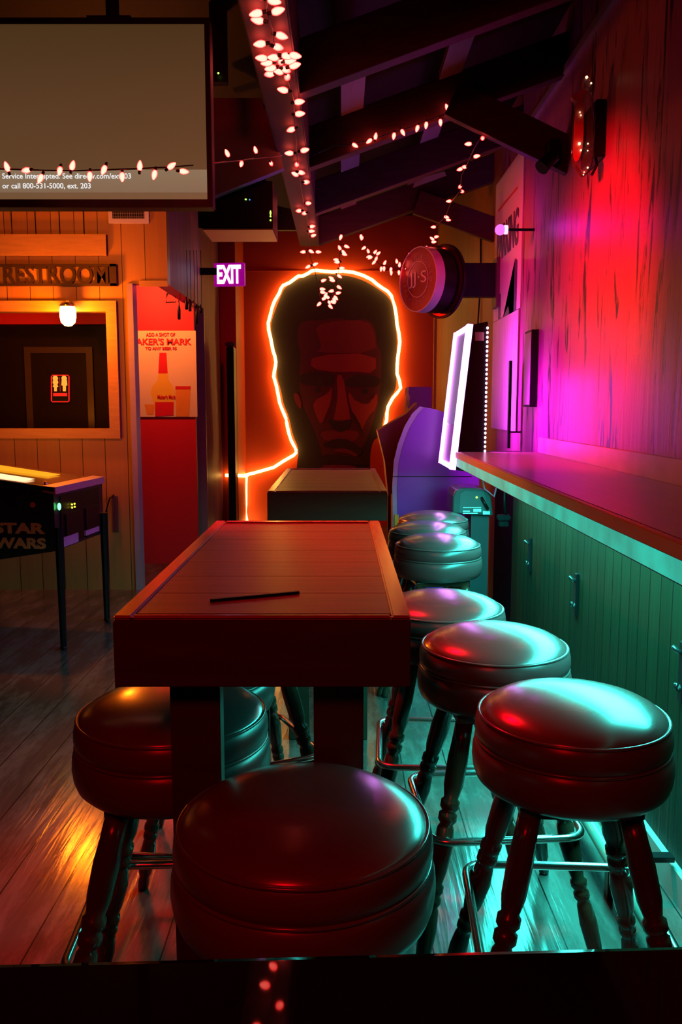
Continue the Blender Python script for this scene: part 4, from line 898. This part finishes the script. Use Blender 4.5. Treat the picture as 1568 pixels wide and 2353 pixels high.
obj('seam', MB().box(*(lambda A, B: ((A.x, YC - 0.0055, B.z), (B.x, YC - 0.0042, A.z)))(PY(903, 1094, YC), PY(1085, 1095.5, YC))), M_blk, ac)
core = [p + Vector((0.02, 0.021, -0.01 if p.z > 0.1 else 0)) for p in pts]; core[-1].x -= 0.03; core[-2].x -= 0.03
obj('body', MB().prism(core, (0, 0.55, 0)), mat('cabinet_maroon', (0.22, 0.04, 0.04), 0.45), ac)
obj('side_panel', MB().prism([p + Vector((0, 0.575, 0)) for p in pts], (0, 0.02, 0)), mat('cabinet_maroon', (0.22, 0.04, 0.04), 0.45), ac)
# control deck poking left (red hood)
hd = [PY(u, v, YC + 0.3) for u, v in ((868, 990), (905, 968), (935, 950), (960, 925), (948, 990), (925, 1040), (912, 1095), (905, 1130), (893, 1140), (885, 1060))]
obj('hood', MB().prism(hd, (0, 0.25, 0)), mat('hood_red', (0.38, 0.05, 0.04), 0.4), ac)
obj('yellow_label', MB().box(*(lambda A, B: ((A.x, YC - 0.012, B.z), (B.x, YC - 0.006, A.z)))(PY(907, 1182, YC), PY(916, 1216, YC))), mat('label_yellow', (1.0, 0.6, 0.05), 0.4), ac)
# things above the arcade cabinet
bx_ = obj('storage_box', MB().box((PY(938, 930, 6.4).x, 6.4, 0), (PY(992, 930, 6.4).x, 6.7, z_at(889, 6.4)), 0.006), mat('box_plum', (0.22, 0.07, 0.22), 0.5)); tag(bx_, 'plain plum-coloured tall box behind the arcade cabinet', 'box')
bo = thing('liquor_bottle', 'slim bottle catching yellow light on top of the arcade cabinet', 'bottle', PY(937, 935, YC + 0.4))
pb_ = PY(937, 933, YC + 0.4); h_ = PY(937, 891, YC + 0.4).z - pb_.z
obj('body', MB().lathe([(0, 0), (0.016, 0.002), (0.018, h_ * 0.5), (0.007, h_ * 0.72), (0.007, h_ * 0.9), (0, h_ * 0.9)], 14, Matrix.Translation(pb_)), mat('bottle_gold', (0.9, 0.55, 0.15), 0.15), bo, smooth=True)
obj('cap', MB().lathe([(0, h_), (0.009, h_), (0.009, h_ * 0.9), (0, h_ * 0.9)], 12, Matrix.Translation(pb_)), mat('bottle_cap', (0.9, 0.6, 0.3), 0.3), bo, smooth='auto')

# ------------------------------------------------------------------ dark equipment box beside the wall
eq = thing('equipment_box', 'dark rounded equipment box with a green light and white labels on a tall stand', 'machine', (0.75, 4.95, 0))
YQ2 = 4.72
g0 = [PY(u, v, YQ2) for u, v in ((1040, 1180), (1041, 1140), (1047, 1126), (1062, 1121), (1100, 1121), (1122, 1127), (1130, 1142), (1134, 1186))]
obj('head', MB().prism(g0, (0, 0.26, 0)), mat('box_dark_teal', (0.06, 0.07, 0.07), 0.3), eq, bevel=0.01)
obj('face_plate', MB().prism([PY(u, v, YQ2 - 0.003) for u, v in ((1056, 1178), (1058, 1135), (1070, 1129), (1112, 1130), (1126, 1178))], (0, 0.006, 0)), mat('box_face', (0.09, 0.11, 0.11), 0.3), eq)
obj('stand', MB().box((PY(1083, 1200, YQ2 + 0.03).x, YQ2 + 0.03, 0), (PY(1132, 1200, YQ2 + 0.03).x - 0.02, YQ2 + 0.28, PY(1083, 1184, YQ2).z)), mat('stand_dark', (0.035, 0.04, 0.045), 0.5), eq)
obj('indicator', MB().ball(PY(1096, 1143, YQ2 - 0.004), 0.006), g, eq)
lb = MB()
for u0, v0, u1, v1 in ((1064, 1173, 1080, 1176), (1064, 1178, 1098, 1180.5), (1064, 1165, 1106, 1167), (1088, 1169, 1106, 1176), (1110, 1174, 1126, 1182)):
    A = PY(u0, v0, YQ2); B = PY(u1, v1, YQ2); lb.box((A.x, YQ2 - 0.006, B.z), (B.x, YQ2 - 0.0035, A.z))
obj('print_labels', lb, mat('label_white', (0.75, 0.8, 0.8), 0.4), eq, label='white printed labels')
obj('handle', MB().tube([PY(1107, 1143, YQ2 - 0.01), PY(1114, 1155, YQ2 - 0.03), PY(1122, 1170, YQ2 - 0.03)], 0.008, 8), M_blk, eq, smooth=True)

# ------------------------------------------------------------------ round drum sign
dn_ = Vector((-0.86, -0.51, 0.0)).normalized()       # facing direction
sc_ = PY(961, 642, 5.72)
js = thing('round_sign', 'round drum sign with pink rim and JJ·S lettering near the ceiling', 'sign', sc_)
xd = Vector((-dn_.y, dn_.x, 0)); xd = -xd if xd.x < 0 else xd
FM = facing(sc_, xd);  # normal = xd x z
if FM.to_3x3().col[2].dot(dn_) < 0: dn_ = FM.to_3x3().col[2].copy()
R_ = 0.182
def drum(r0, r1, z0, z1, seg=56): return MB().lathe([(r0, z0), (r1, z0), (r1, z1), (r0, z1), (r0, z0)], seg, FM) if r0 > 0 else MB().lathe([(0, z0), (r1, z0), (r1, z1), (0, z1)], seg, FM)
obj('face', drum(0, R_ + 0.02, -0.01, 0.0), mat('sign_face_red', (0.30, 0.02, 0.03), 0.3), js, smooth='auto')
obj('rim', MB().lathe([(R_ + 0.0205, 0.004), (R_ + 0.026, 0.004), (R_ + 0.03, -0.05), (R_ + 0.03, -0.062), (R_ + 0.0205, -0.062), (R_ + 0.0205, 0.004)], 56, FM), mat('sign_rim_pale', (0.95, 0.7, 0.95), 0.3), js, smooth='auto')
obj('housing', drum(0, R_ + 0.028, -0.16, -0.061), M_blk, js, smooth='auto')
obj('back_ring', drum(R_ + 0.045, R_ + 0.06, -0.21, -0.19), M_blkm, js, smooth='auto')
obj('back_disc', drum(0, R_ + 0.044, -0.205, -0.195), mat('back_disc_bronze', (0.35, 0.18, 0.08), 0.15, metal=0.9), js, smooth='auto')
obj('inner_circle', drum(0.112, 0.116, 0.0005, 0.003), mat('sign_letter', (0.95, 0.55, 0.6), 0.4), js)
mb = MB(); me = text_mesh('JJ\u00b7S', 1.0, 0.002, 0.0, sx=0.9); xs = [v.co.x for v in me.vertices]; ys = [v.co.y for v in me.vertices]
me.transform(Matrix.Translation((-(max(xs) + min(xs)) / 2, -(max(ys) + min(ys)) / 2, 0)))
mb.mesh(me, FM @ Matrix.Translation((0, 0.0, 0.002)) @ Matrix.Diagonal((0.19 / (max(xs) - min(xs)), 0.10 / (max(ys) - min(ys)), 1, 1)))
obj('lettering', mb, MATS['sign_letter'], js)
mb = MB(); word = 'UNLIMITED \u00b7 '
for i, ch in enumerate(word * 2):
    if ch == ' ': continue
    a_ = -2 * pi * i / (len(word) * 2) + 2.0; me = text_mesh(ch, 0.040, 0.001, 0.0)
    mb.mesh(me, FM @ Matrix.Translation((0.143 * cos(a_), 0.143 * sin(a_), 0.001)) @ Matrix.Rotation(a_ - pi / 2, 4, 'Z'))
obj('ring_lettering', mb, mat('sign_letter_dim', (0.55, 0.16, 0.20), 0.5), js)
bk = sc_ - dn_ * 0.20
obj('bracket', MB().box((bk.x, bk.y - 0.01, bk.z - 0.10), (XR, bk.y + 0.06, bk.z + 0.12)), M_blk, js)
obj('wall_plate', MB().box((XR - 0.03, bk.y - 0.06, bk.z - 0.17), (XR - 0.001, bk.y + 0.10, bk.z + 0.15)), mat('plate_brown', (0.10, 0.05, 0.04), 0.5), js)

# ------------------------------------------------------------------ banner on the right wall
bn = thing('paper_banner', 'tall pale printed banner hung high on the right wall', 'banner', (XR, 5.3, 1.2))
def PXB(u, v, o_=0.01): return PX(u, v, XR - o_)
y_n = PX(1204, 500, XR).y; y_f = PX(1142, 500, XR).y
ztop = PX(1203, 342, XR).z; zbot = 1.93
obj('sheet', MB().box((XR - 0.008, y_n, zbot), (XR - 0.001, y_f, ztop)), M_white, bn)
M_ink = mat('banner_ink', (0.10, 0.05, 0.16), 0.5)
mb = MB()
me = text_mesh('PARKING', 1.0, 0.001, 0.03); xs = [v.co.x for v in me.vertices]; ys = [v.co.y for v in me.vertices]
me.transform(Matrix.Translation((-(max(xs) + min(xs)) / 2, -(max(ys) + min(ys)) / 2, 0)))
mb.mesh(me, facing((XR - 0.010, (y_n + y_f) / 2, ztop - 0.42), (0, -1, 0)) @ Matrix.Diagonal((0.68 * (y_f - y_n) / (max(xs) - min(xs)) * 1.15, 0.22 / (max(ys) - min(ys)), 1, 1)))
def bpoly(pts): return [Vector((XR - 0.0095, y_n + (y_f - y_n) * a_, ztop - b_)) for a_, b_ in pts]
mb.prism(bpoly([(0.12, 0.62), (0.20, 0.60), (0.20, 1.06), (0.30, 1.04), (0.40, 0.98), (0.62, 1.10), (0.72, 1.28), (0.60, 0.92), (0.40, 0.86), (0.30, 0.94), (0.12, 1.12)]), (-0.001, 0, 0))
mb.prism(bpoly([(0.70, 0.75), (0.78, 0.75), (0.78, 1.20), (0.70, 1.20)]), (-0.001, 0, 0))
obj('print', mb, M_ink, bn)
obj('header_line', MB().box((XR - 0.0095, y_n + 0.15, ztop - 0.20), (XR - 0.0085, y_f - 0.1, ztop - 0.185)), mat('banner_red', (0.7, 0.1, 0.1), 0.5), bn)
# weathered pale board beneath the banner
o = obj('weathered_board', MB().box((XR - 0.012, y_n + 0.02, 1.205), (XR - 0.0005, y_f - 0.02, 1.925)), mat('whitewashed_board', (0.9, 0.62, 0.85), 0.45, var=0.45, scale=2.0, stretch=(1, 16, 1.6), bump=0.1)); tag(o, 'pale weathered board on the wall under the banner, blazing magenta', 'board')

# framed picture; a white print stands in for its reflected glare
y_a, y_b = 4.30, 4.52
fm = thing('framed_picture', 'small black-framed picture on the right wall, its glare painted white', 'picture', (XR, y_a, 1.62))
zt3, zb3 = PX(1237, 758, XR).z, PX(1237, 935, XR).z
ya, yb = PX(1237, 850, XR).y, PX(1205, 850, XR - 0.04).y
obj('frame', MB().box((XR - 0.04, ya, zb3), (XR - 0.001, ya + 0.02, zt3)).box((XR - 0.04, yb - 0.012, zb3), (XR - 0.001, yb, zt3)).box((XR - 0.04, ya + 0.02, zt3 - 0.02), (XR - 0.001, yb - 0.012, zt3)).box((XR - 0.04, ya + 0.02, zb3), (XR - 0.001, yb - 0.012, zb3 + 0.02)), M_blk, fm)
obj('glass', MB().box((XR - 0.041, ya + 0.006, zb3 + 0.012), (XR - 0.0402, yb - 0.006, zt3 - 0.012)), mat('glare_white', (0.9, 0.88, 0.9), 0.25, var=0.05), fm)

# magenta globe lamp
gp = PY(1150, 528, 4.80)
gm = thing('globe_lamp', 'small round magenta party bulb glowing against the banner', 'lamp', gp)
obj('globe', MB().ball(gp, 0.029, u=20, v=12), emit('globe_magenta', (1.0, 0.17, 1.0), 1.2), gm, smooth=True)
obj('collar', MB().tube([gp + Vector((0.022, 0, 0)), gp + Vector((0.04, 0, 0))], 0.024, 14), emit('globe_collar', (1.0, 0.6, 1.0), 1.5), gm)
obj('stem', MB().tube([gp + Vector((0.038, 0, 0)), Vector((XR, gp.y, gp.z))], 0.008, 8), M_blk, gm)
l = lamp('globe_light', 'POINT', (-0.06, -0.05, 0), 0.9, (0.85, 0.0, 1.0), size=0.03); l.parent = gm

# black spotlight fixture on brace end
spx = thing('spot_fixture', 'small black adjustable spotlight clamped to the brace end', 'spotlight', PY(1262, 372, 4.05))
c_ = PY(1262, 372, 4.05)
obj('yoke', MB().box(c_ + Vector((0.0, -0.01, 0.01)), c_ + Vector((0.05, 0.086, 0.10)), 0.003), M_blk, spx)
obj('head', MB().tube([c_ + Vector((0.02, -0.02, 0.03)), c_ + Vector((-0.045, -0.05, -0.04))], 0.03, 16, rr=[0.026, 0.034]), M_blk, spx, smooth='auto')

# clear bottle-shaped sign
bs = thing('bottle_sign', 'clear bottle-shaped beer sign on a black wall box, dotted with red glints', 'sign', PX(1340, 400, 0.93))
YS = 3.56
def qs(x, y): return (1280 + x / 8.714, 150 + y / 8.714)
shell = [(560, 200), (660, 215), (720, 330), (690, 450), (745, 620), (760, 1000), (760, 1800), (700, 2050), (600, 2200), (520, 2220), (440, 2100), (330, 1950), (320, 1600), (350, 1300), (360, 900), (400, 720), (310, 680), (300, 590), (420, 540), (540, 470), (520, 330)]
def smoothp(P, n=2):
    for _ in range(n):
        Q = []
        for i in range(len(P)):
            A, B = P[i], P[(i + 1) % len(P)]; Q += [A * 0.75 + B * 0.25, A * 0.25 + B * 0.75]
        P = Q
    return P
obj('clear_shell', MB().prism(smoothp([PY(*qs(*p), YS) for p in shell]), (0, 0.03, 0)), M_glass, bs, bevel=0.006)
lab_ = [(400, 740), (470, 700), (540, 760), (540, 1500), (500, 1750), (420, 1940), (350, 1900), (330, 1700), (350, 1300), (370, 950)]
obj('label_print', MB().prism(smoothp([PY(*qs(*p), YS - 0.006) for p in lab_], 1), (0, 0.003, 0)), mat('label_cream', (0.75, 0.36, 0.26), 0.4, var=0.3, scale=30), bs)
obj('cap_print', MB().prism(smoothp([PY(*qs(*p), YS - 0.006) for p in ((300, 590), (420, 540), (560, 450), (600, 520), (520, 640), (480, 720), (380, 720), (310, 680))], 1), (0, 0.003, 0)), mat('cap_pink', (0.75, 0.30, 0.32), 0.4), bs)
gd = emit('painted_glint', (1.0, 0.45, 0.3), 2.5)
for x, y, r_ in ((455, 1570, 0.006), (485, 1700, 0.004), (625, 1570, 0.0035), (620, 1710, 0.003), (620, 2050, 0.004), (550, 2140, 0.003), (535, 2190, 0.003), (690, 360, 0.004), (465, 940, 0.003), (485, 1000, 0.003), (600, 240, 0.006)):
    obj('glint_dot', MB().ball(PY(*qs(x, y), YS - 0.010), r_, u=8, v=6), gd, bs)  # glints on the clear shell made as small glowing balls
A = PY(*qs(780, 690), YS); B = PY(*qs(1000, 1840), YS)
obj('wall_box', MB().box((A.x, YS - 0.01, B.z), (XR - 0.001, YS + 0.20, A.z), 0.004), M_blk, bs)
obj('bar', MB().box((PY(*qs(560, 1600), YS).x, YS + 0.032, PY(*qs(0, 1620), YS).z), (A.x + 0.02, YS + 0.04, PY(*qs(0, 1600), YS).z)), M_blkm, bs)
obj('cord', MB().tube([(XR - 0.03, YS + 0.02, B.z), (XR - 0.03, YS, B.z - 0.03), (XR - 0.05, YS, B.z - 0.07)], 0.006, 8), M_blk, bs)
# small switch on the far right wall
o = obj('wall_switch', MB().box((XR - 0.02, PX(1003, 770, XR).y, z_at(783, 9.3)), (XR - 0.001, PX(1003, 770, XR).y + 0.1, z_at(762, 9.3))), M_blk); tag(o, 'tiny black switch on the orange boards beside the portrait', 'switch')

o = obj('pale_strip', MB().prism([PY(949, 432, 6.118), PY(1026, 404, 6.118), PY(1022, 394, 6.118), PY(955, 413, 6.118)], (0, -0.004, 0)), M_white); tag(o, 'pale paper strip stuck on the farthest rafter', 'paper')
